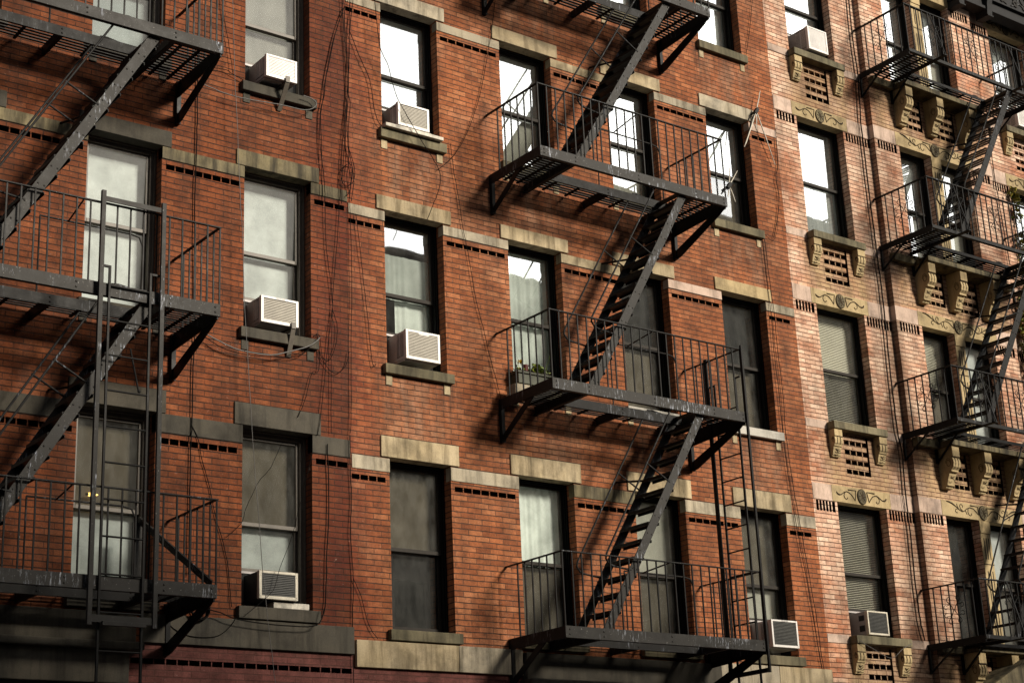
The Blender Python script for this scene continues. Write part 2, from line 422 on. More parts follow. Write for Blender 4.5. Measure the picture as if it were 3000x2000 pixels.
def leaf_mat(name, a, b):
    t = NT(name)
    rnd = t.n('ShaderNodeNewGeometry').outputs['Random Per Island']
    col = t.ramp(rnd, ((0.0, a), (1.0, b)))
    return t.finish(col, 0.5, 0.0, 0.4, None)
M['leaf'] = leaf_mat('fresh leaves', (0.055, 0.11, 0.012), (0.22, 0.26, 0.03))
M['ivy'] = leaf_mat('ivy leaves', (0.05, 0.09, 0.012), (0.27, 0.22, 0.03))
M['asphalt'] = plain('asphalt', (0.05, 0.05, 0.052), 0.9, 0.3, 3.0)
M['paving'] = plain('concrete paving', (0.27, 0.26, 0.24), 0.9, 0.2, 3.0)
M['opp_grey'] = plain('pale render', (0.30, 0.28, 0.25), 0.9, 0.2, 1.0)

def glass_mat(name, refl=0.3, dirt=0.06, tint=(0.9, 0.93, 0.92), wave=0.03, rough=0.012, fres=0.9):
    t = NT(name)
    pos = t.n('ShaderNodeNewGeometry').outputs['Position']
    n = t.noise(pos, 1.5, 2.0, 0.4)
    bp = t.n('ShaderNodeBump', Height=n, Strength=wave, Distance=0.02)
    gl = t.n('ShaderNodeBsdfGlossy', Roughness=rough, Normal=bp.outputs[0])
    gl.inputs['Color'].default_value = (0.96, 0.98, 1.0, 1)
    tr = t.n('ShaderNodeBsdfTransparent')
    tr.inputs['Color'].default_value = (*tint, 1)
    lw = t.n('ShaderNodeFresnel', IOR=1.5)
    f = t.math('ADD', refl, t.math('MULTIPLY', lw.outputs[0], fres), clamp=True)
    m1 = t.n('ShaderNodeMixShader', Fac=f)
    t.t.links.new(tr.outputs[0], m1.inputs[1]); t.t.links.new(gl.outputs[0], m1.inputs[2])
    df = t.n('ShaderNodeBsdfDiffuse')
    df.inputs['Color'].default_value = (0.5, 0.5, 0.46, 1)
    dn = t.noise(pos, 5.0, 6.0, 0.7, (1.6, 1.6, 0.7))
    m2 = t.n('ShaderNodeMixShader', Fac=t.math('MULTIPLY', t.ramp(dn, ((0.35, 0.2), (0.7, 1.0))), dirt))
    t.t.links.new(m1.outputs[0], m2.inputs[1]); t.t.links.new(df.outputs[0], m2.inputs[2])
    t.t.links.new(m2.outputs[0], t.out.inputs['Surface'])
    return t.mat
M['glass'] = glass_mat('window glass', 0.13)
M['glass_bright'] = glass_mat('coated window glass', 0.30)
M['glass_wavy'] = glass_mat('old wavy glass', 0.26, 0.05, wave=0.05)
M['glass_dull'] = glass_mat('dusty window glass', 0.05, 0.10)
M['glass_hazy'] = glass_mat('hazy dusty glass', 0.0, 0.12, rough=0.42, fres=0.22)

def blind_mat(name, col, var=0.12, streak=0.0):
    t = NT(name)
    pos = t.n('ShaderNodeNewGeometry').outputs['Position']
    n = t.noise(pos, 2.5, 4.0, 0.6)
    f = t.noise(pos, 60.0, 3.0, 0.6)
    c = t.mix(1.0, tuple(col), t.ramp(n, ((0.3, 1 - var), (0.7, 1 + var * 0.4))), 'MULTIPLY')
    c = t.mix(1.0, c, t.ramp(f, ((0.3, 0.93), (0.7, 1.04))), 'MULTIPLY')
    return t.finish(c, 0.9, 0.0, 0.1, None)
M['b_white'] = blind_mat('white roller shade', (0.50, 0.515, 0.51), 0.28)
M['b_offwhite'] = blind_mat('off white shade', (0.46, 0.485, 0.475), 0.35)
M['b_bluegrey'] = blind_mat('blue grey curtain', (0.20, 0.23, 0.23), 0.35)
M['brick_slot_shade'] = brick_mat('soot and slot shade brick', ((0.0, (0.016, 0.008, 0.006)), (1.0, (0.024, 0.011, 0.008))), (0.01, 0.006, 0.005), (0.03, 0.015, 0.01))  # slot insides near black: their shade put into the colour, with soot
M['b_cream'] = blind_mat('cream shade', (0.40, 0.39, 0.34), 0.25)
M['b_sheer'] = blind_mat('grey green sheer curtain', (0.66, 0.70, 0.66), 0.3)
M['b_grey'] = blind_mat('grey shade', (0.20, 0.195, 0.18), 0.25)
M['b_brown'] = blind_mat('brown shade', (0.095, 0.080, 0.060), 0.25)
M['b_dark'] = blind_mat('unlit room sheet', (0.035, 0.034, 0.034), 0.4)  # dark sheet behind the pane standing in for the unlit room
M['b_slat'] = blind_mat('venetian slat', (0.62, 0.58, 0.48))

# ------------------------------------------------------------------ setting
g = MB(); g.quad((-900, -900, 0), (900, -900, 0), (900, 900, 0), (-900, 900, 0))
tag(g.build('ground', M['asphalt'], recalc=False), kind='structure')
g = MB(); g.box(-60, 70, -4.2, 0.3, -0.05, 0.14); g.box(-60, 70, -19.6, -15.2, -0.05, 0.14)
tag(g.build('pavement', M['paving']), kind='structure')

def wall_holes(mb, x0, x1, z0, z1, y, holes, m=0):
    """wall face at y with holes (xl, xr, zb, zt, depth); each hole gets its reveals"""
    hs = [h for h in holes if h[1] > x0 and h[0] < x1 and h[3] > z0 and h[2] < z1]
    xs = sorted({x0, x1, *[min(max(h[i], x0), x1) for h in hs for i in (0, 1)]})
    zs = sorted({z0, z1, *[min(max(h[i], z0), z1) for h in hs for i in (2, 3)]})
    for a, b in zip(xs, xs[1:]):
        if b - a < 1e-6: continue
        for c, d in zip(zs, zs[1:]):
            if d - c < 1e-6: continue
            cx, cz = (a + b) / 2, (c + d) / 2
            if any(h[0] < cx < h[1] and h[2] < cz < h[3] for h in hs): continue
            mb.quad((a, y, c), (b, y, c), (b, y, d), (a, y, d), m)
    for xl, xr, zb, zt, dp in hs:
        Y = y + dp
        m = 1 if 0 < dp < 0.125 else 0
        mb.quad((xl, y, zb), (xl, Y, zb), (xl, Y, zt), (xl, y, zt), m)
        mb.quad((xr, y, zb), (xr, y, zt), (xr, Y, zt), (xr, Y, zb), m)
        mb.quad((xl, y, zt), (xl, Y, zt), (xr, Y, zt), (xr, y, zt), m)
        mb.quad((xl, y, zb), (xr, y, zb), (xr, Y, zb), (xl, Y, zb), m)

def dogtooth(mb, xl, xr, zb, zt, y, pitch, depth, m=0):
    n = max(1, round((xr - xl) / pitch)); p = (xr - xl) / n
    for k in range(n):
        a = xl + k * p
        mb.quad((a, y + depth, zb), (a + p * 0.62, y + 0.004, zb), (a + p * 0.62, y + 0.004, zt), (a, y + depth, zt), m)
        mb.quad((a + p * 0.62, y + 0.004, zb), (a + p, y + depth, zb), (a + p, y + depth, zt), (a + p * 0.62, y + 0.004, zt), m)
        mb.add(((a, y + depth, zb), (a + p, y + depth, zb), (a + p * 0.62, y + 0.004, zb)), ((0, 1, 2),), m)

def slotrow(mb, xl, xr, zb, zt, y, pitch, wd, depth, m=0):
    """row of deep slots parted by thin upright bricks"""
    n = max(1, round((xr - xl) / pitch)); p = (xr - xl) / n
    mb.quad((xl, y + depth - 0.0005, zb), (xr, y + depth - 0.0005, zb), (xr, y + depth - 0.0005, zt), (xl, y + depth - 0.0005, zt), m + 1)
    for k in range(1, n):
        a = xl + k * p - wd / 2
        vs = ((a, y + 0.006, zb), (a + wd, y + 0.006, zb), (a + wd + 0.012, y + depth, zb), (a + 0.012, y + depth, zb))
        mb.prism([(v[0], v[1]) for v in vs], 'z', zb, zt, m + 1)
        mb.quad((a, y + 0.0055, zb), (a + wd, y + 0.0055, zb), (a + wd, y + 0.0055, zt), (a, y + 0.0055, zt), m)

def shell(mb, x0, x1, z0, z1, yb, m=0, yf=0.0, floors=()):
    mb.quad((x0, yf, z0), (x0, yb, z0), (x0, yb, z1), (x0, yf, z1), m)
    mb.quad((x1, yf, z0), (x1, yf, z1), (x1, yb, z1), (x1, yb, z0), m)
    mb.quad((x0, yb, z0), (x1, yb, z0), (x1, yb, z1), (x0, yb, z1), m)
    mb.quad((x0, yf, z1), (x1, yf, z1), (x1, yb, z1), (x0, yb, z1), m)
    for z in floors:
        mb.quad((x0, 0.4, z), (x1, 0.4, z), (x1, yb, z), (x0, yb, z), m)

class Bld:
    def __init__(s, name, loc, label):
        s.root = thing(name, loc, label, 'building'); s.O = loc
    def part(s, mb, name, mat, bevel=0.0, label=None, parent=None, recalc=True):
        o = mb.build(name, mat, parent or s.root, s.O, bevel, recalc)
        if label: o['label'] = label
        return o

def curtain_mesh(mb, x0, x1, z0, z1, y, amp=0.02, wl=0.09, m=0):
    n = max(6, int((x1 - x0) / 0.015))
    vs = []
    for k in range(n + 1):
        x = x0 + (x1 - x0) * k / n
        yy = y + amp * (math.sin(x * 31 + 2.2 * math.sin(x * 7.3)) + 0.6 * math.sin(x * 67 + 1.7 * math.sin(x * 13)))
        vs += [(x, yy, z0), (x, yy, z1)]
    mb.add(vs, [(2 * k, 2 * k + 2, 2 * k + 3, 2 * k + 1) for k in range(n)], m, True)

def window(b, xl, xr, zb, zt, up, lo, glass=('glass', 'glass'), frame='dark', zmid=None, ac=None, y0=0.0, lintel=None, sill=None, blocks=None, tilt=0.0):
    """window of two sliding sashes; up/lo = what hangs behind the upper and lower pane"""
    F = M['frame_' + frame]; S = M['sash_' + frame]
    zmid = zmid if zmid else (zb + zt) / 2
    cw = 0.066 if frame == 'taupe' else 0.036; yS = y0; y0 = y0 + 0.047
    mb = MB()
    ya, yb = y0 + 0.115, y0 + 0.17
    mb.box(xl, xl + cw, ya, yb, zb, zt); mb.box(xr - cw, xr, ya, yb, zb, zt)
    mb.box(xl + cw, xr - cw, ya, yb, zt - cw, zt); mb.box(xl + cw, xr - cw, ya, yb, zb, zb + 0.03)
    mb.box(xl, xl + 0.022, ya - 0.022, ya, zb, zt); mb.box(xr - 0.022, xr, ya - 0.022, ya, zb, zt); mb.box(xl + 0.022, xr - 0.022, ya - 0.022, ya, zt - 0.022, zt)
    win = b.part(mb, 'window', F, 0.004)
    def sash(z0, z1, y, kind, gl, bot=0.045):
        s = MB(); w_ = 0.038; x0, x1 = xl + cw - 0.006, xr - cw + 0.006
        s.box(x0, x0 + w_, y, y + 0.034, z0, z1); s.box(x1 - w_, x1, y, y + 0.034, z0, z1)
        s.box(x0 + w_, x1 - w_, y, y + 0.034, z1 - 0.042, z1); s.box(x0 + w_, x1 - w_, y, y + 0.034, z0, z0 + bot)
        so = b.part(s, 'sash', S, 0.004, parent=win)
        p = MB(); yy = y + 0.018
        p.quad((x0 + w_, yy - tilt / 2, z0 + bot), (x1 - w_, yy - tilt / 2, z0 + bot), (x1 - w_, yy + tilt / 2, z1 - 0.042), (x0 + w_, yy + tilt / 2, z1 - 0.042))
        b.part(p, 'pane', M[gl], parent=win, recalc=False)
    lz = ac if ac else zb + 0.03
    sash(zmid - 0.022, zt - cw + 0.004, y0 + 0.148, up, glass[0])
    sash(lz, zmid + 0.022, y0 + 0.186, lo, glass[1], 0.06)
    yb2 = y0 + 0.27
    def cover(kind, z0, z1):
        if not kind: return
        x0, x1 = xl + 0.02, xr - 0.02
        q = MB()
        if kind.startswith('slat'):
            z = z0 + 0.012
            while z < z1:
                q.bar((x0, yb2, z), (x1, yb2, z), 0.026, 0.002, (0, -0.9, 0.5) if kind == 'slat' else (0, -0.55, 1)); z += 0.026
            b.part(q, 'blind', M['b_slat'], parent=win); return
        if kind == 'sheer_half':
            curtain_mesh(q, x0 + (x1 - x0) * 0.38, x1, z0, z1, yb2, 0.007); b.part(q, 'curtain', M['b_sheer'], parent=win, recalc=False); return
        if kind == 'sheer_low':
            curtain_mesh(q, x0, x1, z0, z0 + (z1 - z0) * 0.58, yb2, 0.006); b.part(q, 'curtain', M['b_sheer'], parent=win, recalc=False); return
        if kind in ('sheer', 'white_cloth', 'cream_cloth'):
            curtain_mesh(q, x0, x1, z0, z1, yb2, 0.007)
            b.part(q, 'curtain', M[{'sheer': 'b_sheer', 'white_cloth': 'b_white', 'cream_cloth': 'b_cream'}[kind]], parent=win, recalc=False); return
        q.box(x0, x1, yb2, yb2 + 0.004, z0, z1)
        b.part(q, 'blind', M['b_' + kind], parent=win)
    if up == lo and up: cover(up, zb, zt)
    else:
        cover(up, zmid - 0.01, zt); cover(lo, zb, zmid - 0.015)
    if lintel:
        m, z1, ox = lintel; q = MB(); q.box(xl - ox, xr + ox, yS - 0.022, yS + 0.150, zt - 0.004, z1)
        b.part(q, 'lintel', M[m], 0.006, parent=win)
    if sill:
        m, z0, ox, pr = sill; q = MB(); q.box(xl - ox, xr + ox, yS - pr, yS + 0.152, z0, zb + 0.003)
        b.part(q, 'sill', M[m], 0.008, parent=win)
        if blocks:
            for xx in (xl - ox + 0.035, xr + ox - 0.125):
                q = MB(); q.box(xx, xx + 0.09, yS - 0.012, yS + 0.05, z0 - 0.13, z0 - 0.002)
                b.part(q, 'sill_block', M[blocks], 0.004, parent=win)
    return win

ROOF = 17.2
# ------------------------------------------------------------------ left building
A = Bld('brick_building', (-4.0, 0, 0), 'left house of old dark red brick with soot dark lintels and dark sills')
AX0, AX1 = -8.4, -0.40
a_cols = ((-3.70, -2.82), (-1.785, -0.905))
a_cols_far = ((-7.53, -6.65), (-5.615, -4.735))
# rows: opening bottom, opening top, lintel top, band bottom, sill bottom
a_rows = ((11.01, 12.83, 13.03, 12.68, 10.89), (7.955, 9.945, 10.136, 9.795, 7.835), (4.824, 6.835, 7.083, 6.622, 4.694))
holes = []
slots = []
for zb, zt, lt, bb, sb in a_rows:
    for xl, xr in a_cols + a_cols_far: holes.append((xl, xr, zb, zt, 0.178))
    for xa, xb in ((-6.60, -5.66), (-4.69, -3.75), (-2.77, -1.85), (-0.855, -0.44)):
        slots.append((xa, xb, bb - 0.125, bb - 0.058, 0.11))
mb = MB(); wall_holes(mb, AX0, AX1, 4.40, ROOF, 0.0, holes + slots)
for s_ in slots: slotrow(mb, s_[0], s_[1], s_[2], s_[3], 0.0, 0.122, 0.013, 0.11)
A.part(mb, 'wall', [M['brick_red'], M['brick_slot_shade']], recalc=False)
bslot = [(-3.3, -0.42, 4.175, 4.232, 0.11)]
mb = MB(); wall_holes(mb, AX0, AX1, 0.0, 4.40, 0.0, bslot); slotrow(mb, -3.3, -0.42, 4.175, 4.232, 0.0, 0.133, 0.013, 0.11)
A.part(mb, 'base_wall', [M['brick_paint'], M['brick_slot_shade']], recalc=False)
mb = MB(); shell(mb, AX0, AX1, 0.0, ROOF, 8.0, floors=(4.2, 7.4, 10.4, 13.4)); A.part(mb, 'rear_shell', M['room'], recalc=False)
mb = MB(); mb.box(-2.93, AX1 - 0.003, -0.045, 0.05, 4.385, 4.682); A.part(mb, 'base_course', M['stone_dark'], 0.006)
# moulded stone hood over the doorway, under the lowest landing
mb = MB(); mb.box(-8.3, -3.02, -0.10, 0.05, 4.36, 4.66); mb.box(-8.3, -2.97, -0.20, 0.05, 4.28, 4.358); mb.box(-8.3, -3.10, -0.13, 0.05, 3.95, 4.278); mb.box(-8.3, -3.2, -0.06, 0.05, 3.70, 3.948)
A.part(mb, 'door_hood', M['stone_dark'], 0.01)
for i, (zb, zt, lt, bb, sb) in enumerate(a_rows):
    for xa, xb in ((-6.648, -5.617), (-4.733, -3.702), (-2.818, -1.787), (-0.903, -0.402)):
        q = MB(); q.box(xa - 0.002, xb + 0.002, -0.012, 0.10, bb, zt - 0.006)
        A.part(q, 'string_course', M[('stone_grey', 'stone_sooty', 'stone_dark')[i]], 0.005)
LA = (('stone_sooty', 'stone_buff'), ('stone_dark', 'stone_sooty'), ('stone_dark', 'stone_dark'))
spec = {(0, 0): ('bluegrey', 'bluegrey', ('glass_hazy', 'glass_hazy')), (0, 1): ('grey', 'grey', ('glass_hazy', 'glass_hazy')),
        (1, 0): ('offwhite', 'offwhite', ('glass_hazy', 'glass_hazy')), (1, 1): ('offwhite', 'offwhite', ('glass_hazy', 'glass_hazy')),
        (2, 0): ('brown', 'offwhite', ('glass_dull', 'glass_dull')), (2, 1): ('brown', 'offwhite', ('glass_dull', 'glass_dull'))}
acA = {(0, 1): 11.38, (1, 1): 8.37, (2, 1): 5.235}
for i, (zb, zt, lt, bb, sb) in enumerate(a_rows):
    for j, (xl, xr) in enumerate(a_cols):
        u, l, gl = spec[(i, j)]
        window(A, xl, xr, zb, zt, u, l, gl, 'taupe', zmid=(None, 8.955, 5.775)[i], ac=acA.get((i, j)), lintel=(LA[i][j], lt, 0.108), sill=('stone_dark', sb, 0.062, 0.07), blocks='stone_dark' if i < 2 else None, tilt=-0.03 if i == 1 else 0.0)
    for xl, xr in a_cols_far:
        window(A, xl, xr, zb, zt, 'grey', 'grey', ('glass_dull', 'glass_dull'), 'taupe', lintel=('stone_dark', lt, 0.108), sill=('stone_dark', sb, 0.062, 0.07))

# ------------------------------------------------------------------ middle building
B = Bld('brick_building', (3.4, 0, 0), 'middle house of orange red brick with buff stone lintels and white stone bands')
BX0, BX1 = -0.40, 7.245
b_cols = ((0.128, 0.998), (2.010, 2.882), (3.892, 4.768), (5.775, 6.657))
b_rows = ((13.745, 15.54, 15.75, 15.39, 13.62), (10.885, 12.674, 12.867, 12.528, 10.762), (7.82, 9.809, 9.992, 9.66, 7.703), (4.684, 6.695, 6.942, 6.51, 4.565))
holes = []; slots = []
b_gaps = ((-0.385, 0.128), (0.998, 2.010), (2.882, 3.892), (4.768, 5.775), (6.657, 7.235))
for zb, zt, lt, bb, sb in b_rows:
    for xl, xr in b_cols: holes.append((xl, xr, zb, zt, 0.178))
    for k, (xa, xb) in enumerate(b_gaps):
        xa2 = xa + (0.0 if k == 0 else 0.052); xb2 = xb - (0.10 if k == 4 else 0.055)
        slots.append((xa2, xb2, bb - 0.128, bb - 0.066, 0.11))
mb = MB(); wall_holes(mb, BX0, BX1, 4.26, ROOF, 0.0, holes + slots)
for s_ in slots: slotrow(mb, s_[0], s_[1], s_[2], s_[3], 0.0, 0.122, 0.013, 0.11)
B.part(mb, 'wall', [M['brick_orange'], M['brick_slot_shade']], recalc=False)
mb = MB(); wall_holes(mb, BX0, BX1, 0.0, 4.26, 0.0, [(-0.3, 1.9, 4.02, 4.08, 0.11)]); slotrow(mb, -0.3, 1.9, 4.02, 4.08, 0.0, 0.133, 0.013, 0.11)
B.part(mb, 'base_wall', [M['brick_paint'], M['brick_slot_shade']], recalc=False)
mb = MB(); shell(mb, BX0 + 0.004, BX1, 0.0, ROOF, 8.0, floors=(4.2, 7.4, 10.4, 13.4)); B.part(mb, 'rear_shell', M['room'], recalc=False)
for xa, xb in ((-0.375, 1.003), (1.009, 1.93), (5.115, 6.21), (6.216, 7.236)):
    mb = MB(); mb.box(xa, xb, -0.045, 0.05, 4.25, 4.55); B.part(mb, 'base_course', M['stone_buff' if xa < 1 or xa > 6 else 'stone_grey'], 0.006)
mb = MB(); mb.box(1.94, 5.105, -0.10, 0.05, 4.20, 4.52); mb.box(1.90, 5.11, -0.24, 0.05, 4.12, 4.198); mb.box(1.96, 5.0, -0.15, 0.05, 3.82, 4.118); mb.box(2.05, 4.9, -0.07, 0.05, 3.55, 3.818)
B.part(mb, 'door_hood', M['stone_dark'], 0.01)
bandB = (('stone_grey',) * 5, ('stone_grey', 'stone_grey', 'stone_buff', 'stone_grey', 'stone_pink'), ('stone_grey', 'stone_grey', 'stone_buff', 'stone_pink', 'stone_grey'), ('stone_grey', 'stone_grey', 'stone_sooty', 'stone_grey', 'stone_grey'))
for i, (zb, zt, lt, bb, sb) in enumerate(b_rows):
    for k, (xa, xb) in enumerate(b_gaps):
        q = MB(); q.box(xa - (0.002 if k else 0), xb + 0.002, -0.012, 0.10, bb, zt - 0.022); B.part(q, 'string_course', M[bandB[i][k]], 0.005)
specB = {(0, 2): ('white', 'white', ('glass_bright', 'glass_bright'), None), (0, 3): ('white', 'white', ('glass_bright', 'glass_bright'), None),
         (1, 0): ('white', 'white', ('glass_bright', 'glass_bright'), 11.295), (1, 1): ('white', 'cream', ('glass_bright', 'glass_bright'), None),
         (1, 2): ('white', 'cream', ('glass_bright', 'glass_bright'), None), (1, 3): ('white', 'brown', ('glass_wavy', 'glass'), None),
         (2, 0): ('sheer_low', 'sheer_half', ('glass_bright', 'glass'), 8.275), (2, 1): ('sheer', 'sheer', ('glass_wavy', 'glass'), None),
         (2, 2): ('dark', 'brown', ('glass', 'glass_dull'), None), (2, 3): ('dark', 'brown', ('glass', 'glass_dull'), None),
         (3, 0): ('brown', 'dark', ('glass_dull', 'glass'), None), (3, 1): ('sheer', 'brown', ('glass_dull', 'glass_dull'), None),
         (3, 2): ('cream', 'brown', ('glass_dull', 'glass_dull'), None), (3, 3): ('brown', 'cream', ('glass_dull', 'glass_dull'), 5.165)}
linB = (('stone_grey',) * 4, ('stone_grey', 'stone_buff', 'stone_buff', 'stone_grey'), ('stone_buff', 'stone_buff', 'stone_buff', 'stone_ochre'), ('stone_buff', 'stone_buff', 'stone_buff', 'stone_buff'))
for i, (zb, zt, lt, bb, sb) in enumerate(b_rows):
    for j, (xl, xr) in enumerate(b_cols):
        u, l, gl, ac = specB.get((i, j), ('white', 'white', ('glass', 'glass'), None))
        sm = 'stone_white' if (i, j) in ((2, 3), (2, 2)) else 'stone_sill'
        window(B, xl, xr, zb, zt, u, l, gl, 'dark', ac=ac, zmid={1: 11.76, 2: 8.80, 3: 5.66}.get(i), lintel=(linB[i][j], lt, 0.118), sill=(sm, sb, 0.062, 0.07), blocks='stone_buff' if i < 3 else None, tilt=0.004 * ((i * 7 + j * 5) % 5 - 2))
# second, lower rail in the window behind the planter and the storm sash left of it
# ------------------------------------------------------------------ right building
C = Bld('brick_building', (10.9, 0, 0), 'right house of pale pink brick with carved ochre lintels, scroll corbels and a projecting bay')
CX0, CX1 = 7.245, 14.53
BY = -0.10
BL, BR = 9.41, 12.36
c_rows = ((14.15, 16.10, 16.345, 14.15), (11.09, 13.045, 13.275, 11.09), (8.12, 9.965, 10.205, 8.12), (5.03, 6.957, 7.195, 5.03))
c_cols = ((7.738, 8.79), (12.98, 14.03))
bay_cols = ((10.0, 10.765), (11.005, 11.77))
holes = []; slots = []; bholes = []; bslots = []; lat = []; blat = []
for zb, zt, lt, st in c_rows:
    for xl, xr in c_cols:
        holes.append((xl, xr, zb, zt, 0.178)); lat.append((xl + 0.28, xr - 0.25, zb - 0.72, zb - 0.135, 0.10))
    for xl, xr in bay_cols: bholes.append((xl, xr, zb, zt, 0.178))
    for xa, xb in ((7.30, 7.69), (8.84, BL - 0.005), (BR + 0.005, 12.93), (14.08, 14.5)): slots.append((xa, xb, zt - 0.165, zt - 0.012, 0.07))
    for xa, xb in ((BL + 0.07, 9.93), (11.84, BR - 0.07)): bslots.append((xa, xb, zt - 0.165, zt - 0.012, 0.07))
    for xa, xb in ((10.20, 10.66), (10.99, 11.50)): blat.append((xa, xb, zb - 0.72, zb - 0.16, 0.10))
mb = MB()
wall_holes(mb, CX0, BL, 0.0, ROOF, 0.0, holes + slots + lat)
wall_holes(mb, BR, CX1, 0.0, ROOF, 0.0, holes + slots + lat)
wall_holes(mb, BL, BR, 0.0, ROOF, BY, bholes + bslots + blat)
mb.quad((BL, 0, 0), (BL, BY, 0), (BL, BY, ROOF), (BL, 0, ROOF)); mb.quad((BR, BY, 0), (BR, 0, 0), (BR, 0, ROOF), (BR, BY, ROOF))
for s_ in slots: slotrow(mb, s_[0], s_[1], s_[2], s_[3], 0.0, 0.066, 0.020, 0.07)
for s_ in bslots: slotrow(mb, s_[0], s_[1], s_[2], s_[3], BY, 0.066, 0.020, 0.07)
for L_, yy in ((lat, 0.0), (blat, BY)):
    for xa, xb, za, zt_, dp in L_:
        n = 4; rh = (zt_ - za) / (2 * n)
        for k in range(n):
            z = za + 2 * k * rh
            slotrow(mb, xa, xb, z, z + rh, yy + 0.006, 0.128, 0.014, dp - 0.009)
            mb.box(xa + 0.001, xb - 0.04, yy + 0.006, yy + dp, z + rh, z + 2 * rh)
        mb.quad((xa, yy + dp, za), (xb, yy + dp, za), (xb, yy + dp, zt_), (xa, yy + dp, zt_))
C.part(mb, 'wall', [M['brick_pale'], M['brick_slot_shade']], recalc=False)
mb = MB(); shell(mb, CX0 + 0.004, CX1, 0.0, ROOF, 8.0, floors=(4.6, 7.7, 10.7, 13.7)); C.part(mb, 'rear_shell', M['room'], recalc=False)

def carving(b, parent, cx, y, zc, long=False):
    q = MB(); c = MB()
    c.prism([(cx + 0.088 * math.cos(t * math.pi / 10), zc + 0.105 * math.sin(t * math.pi / 10)) for t in range(20)], 'y', y - 0.018, y - 0.001)
    for k in range(8):
        t = k * math.pi / 4
        q.tube([(cx, y - 0.019, zc), (cx + 0.07 * math.cos(t), y - 0.019, zc + 0.085 * math.sin(t))], 0.006, 4)
    q.tube([(cx + 0.092 * math.cos(t * math.pi / 12), y - 0.008, zc + 0.110 * math.sin(t * math.pi / 12)) for t in range(25)], 0.007, 4)
    if not long:
        main = [(.115, .08), (.15, -.072), (.19, -.02), (.235, .023), (.28, .04), (.32, .046), (.36, .035), (.396, .012), (.44, -.012), (.48, -.014), (.515, .0), (.53, .025)]
        others = [[(.32, .046), (.36, .02), (.378, -.015), (.366, -.052), (.335, -.07), (.308, -.058), (.303, -.04)]]
        tri = [(.115, .08), (.20, .078), (.28, .075)]
    else:
        main = [(.11, .085), (.112, -.04), (.16, .0), (.22, .045), (.30, .055), (.38, .03), (.44, -.01), (.49, -.025), (.56, .0), (.63, .04), (.71, .08), (.78, .10), (.84, .105)]
        others = [[(.345, .04), (.36, -.02), (.34, -.06), (.305, -.07), (.275, -.055), (.28, -.03)], [(.47, -.02), (.53, .02), (.54, .06), (.52, .085), (.485, .085), (.47, .06), (.48, .04)], [(.59, .01), (.64, .0), (.655, -.03), (.635, -.055), (.605, -.05)], [(.42, .002), (.40, -.03), (.385, -.06)], [(.565, .004), (.60, .05), (.605, .09)]]
        tri = [(.11, .085), (.20, .088), (.29, .09)]
    b.part(c, 'rosette', M['stone_sooty'], parent=parent)
    b.part(q, 'rosette_carving', M['carve'], parent=parent)
    for s in (1, -1):
        q = MB()
        def P(l): return [(cx + s * a, y - 0.002, zc + d) for a, d in l]
        n = len(main)
        q.tube(P(main), 0.008, 5, rads=[0.006 + (0.007 if i > n - 4 and i < n - 1 else 0.002) for i in range(n)])
        q.tube(P(tri), 0.009, 5, rads=[0.006, 0.009, 0.011])
        for l in others: q.tube(P(l), 0.0065, 5)
        b.part(q, 'carving', M['carve'], parent=parent)

def corbel(b, xc, wd, y0, ztop, h, d):
    """scroll bracket: profile in y,z drawn out along x"""
    p = [(0, 0), (-d, 0), (-d, -.26 * h), (-.93 * d, -.29 * h), (-.97 * d, -.34 * h), (-d, -.42 * h), (-.95 * d, -.52 * h), (-.80 * d, -.585 * h), (-.80 * d, -.63 * h), (-.66 * d, -.64 * h), (-.62 * d, -.70 * h), (-.52 * d, -.78 * h), (-.44 * d, -.90 * h), (-.44 * d, -.94 * h), (-.34 * d, -.95 * h), (-.30 * d, -h), (0, -h)]
    q = MB(); q.prism([(y0 + a, ztop + z) for a, z in p], 'x', xc - wd / 2, xc + wd / 2)
    o = b.part(q, 'corbel', M['stone_ochre'], 0.004)
    g_ = MB()
    for k in (-0.2, 0.2):
        g_.tube([(xc + k * wd, y0 + a * d - 0.001, ztop + z * h) for a, z in ((-.955, -.31), (-.985, -.38), (-.985, -.45), (-.90, -.55))], 0.007, 5)
    for z in (-.72, -.79, -.86):
        yy = y0 + (-.60 + (-.72 - z) * -1.1) * d
        g_.tube([(xc - .22 * wd, yy, ztop + z * h), (xc - .1 * wd, yy - 0.002, ztop + (z - .03) * h), (xc + .1 * wd, yy - 0.002, ztop + (z - .03) * h), (xc + .22 * wd, yy, ztop + z * h)], 0.006, 5)
    g_.box(xc - wd / 2 - 0.001, xc + wd / 2 + 0.001, y0 - d - 0.001, y0 - d * 0.9, ztop - .285 * h, ztop - .262 * h)
    for s in (-1, 1):          # volute eye cut in the side
        g_.tube([(xc + s * wd / 2, y0 - d * (.66 - .17 * math.cos(t * .55) * (1 - t * .03)), ztop + h * (-.40 + .12 * math.sin(t * .55) * (1 - t * .03))) for t in range(18)], 0.005, 4)
    b.part(g_, 'carving', M['carve'], parent=o)

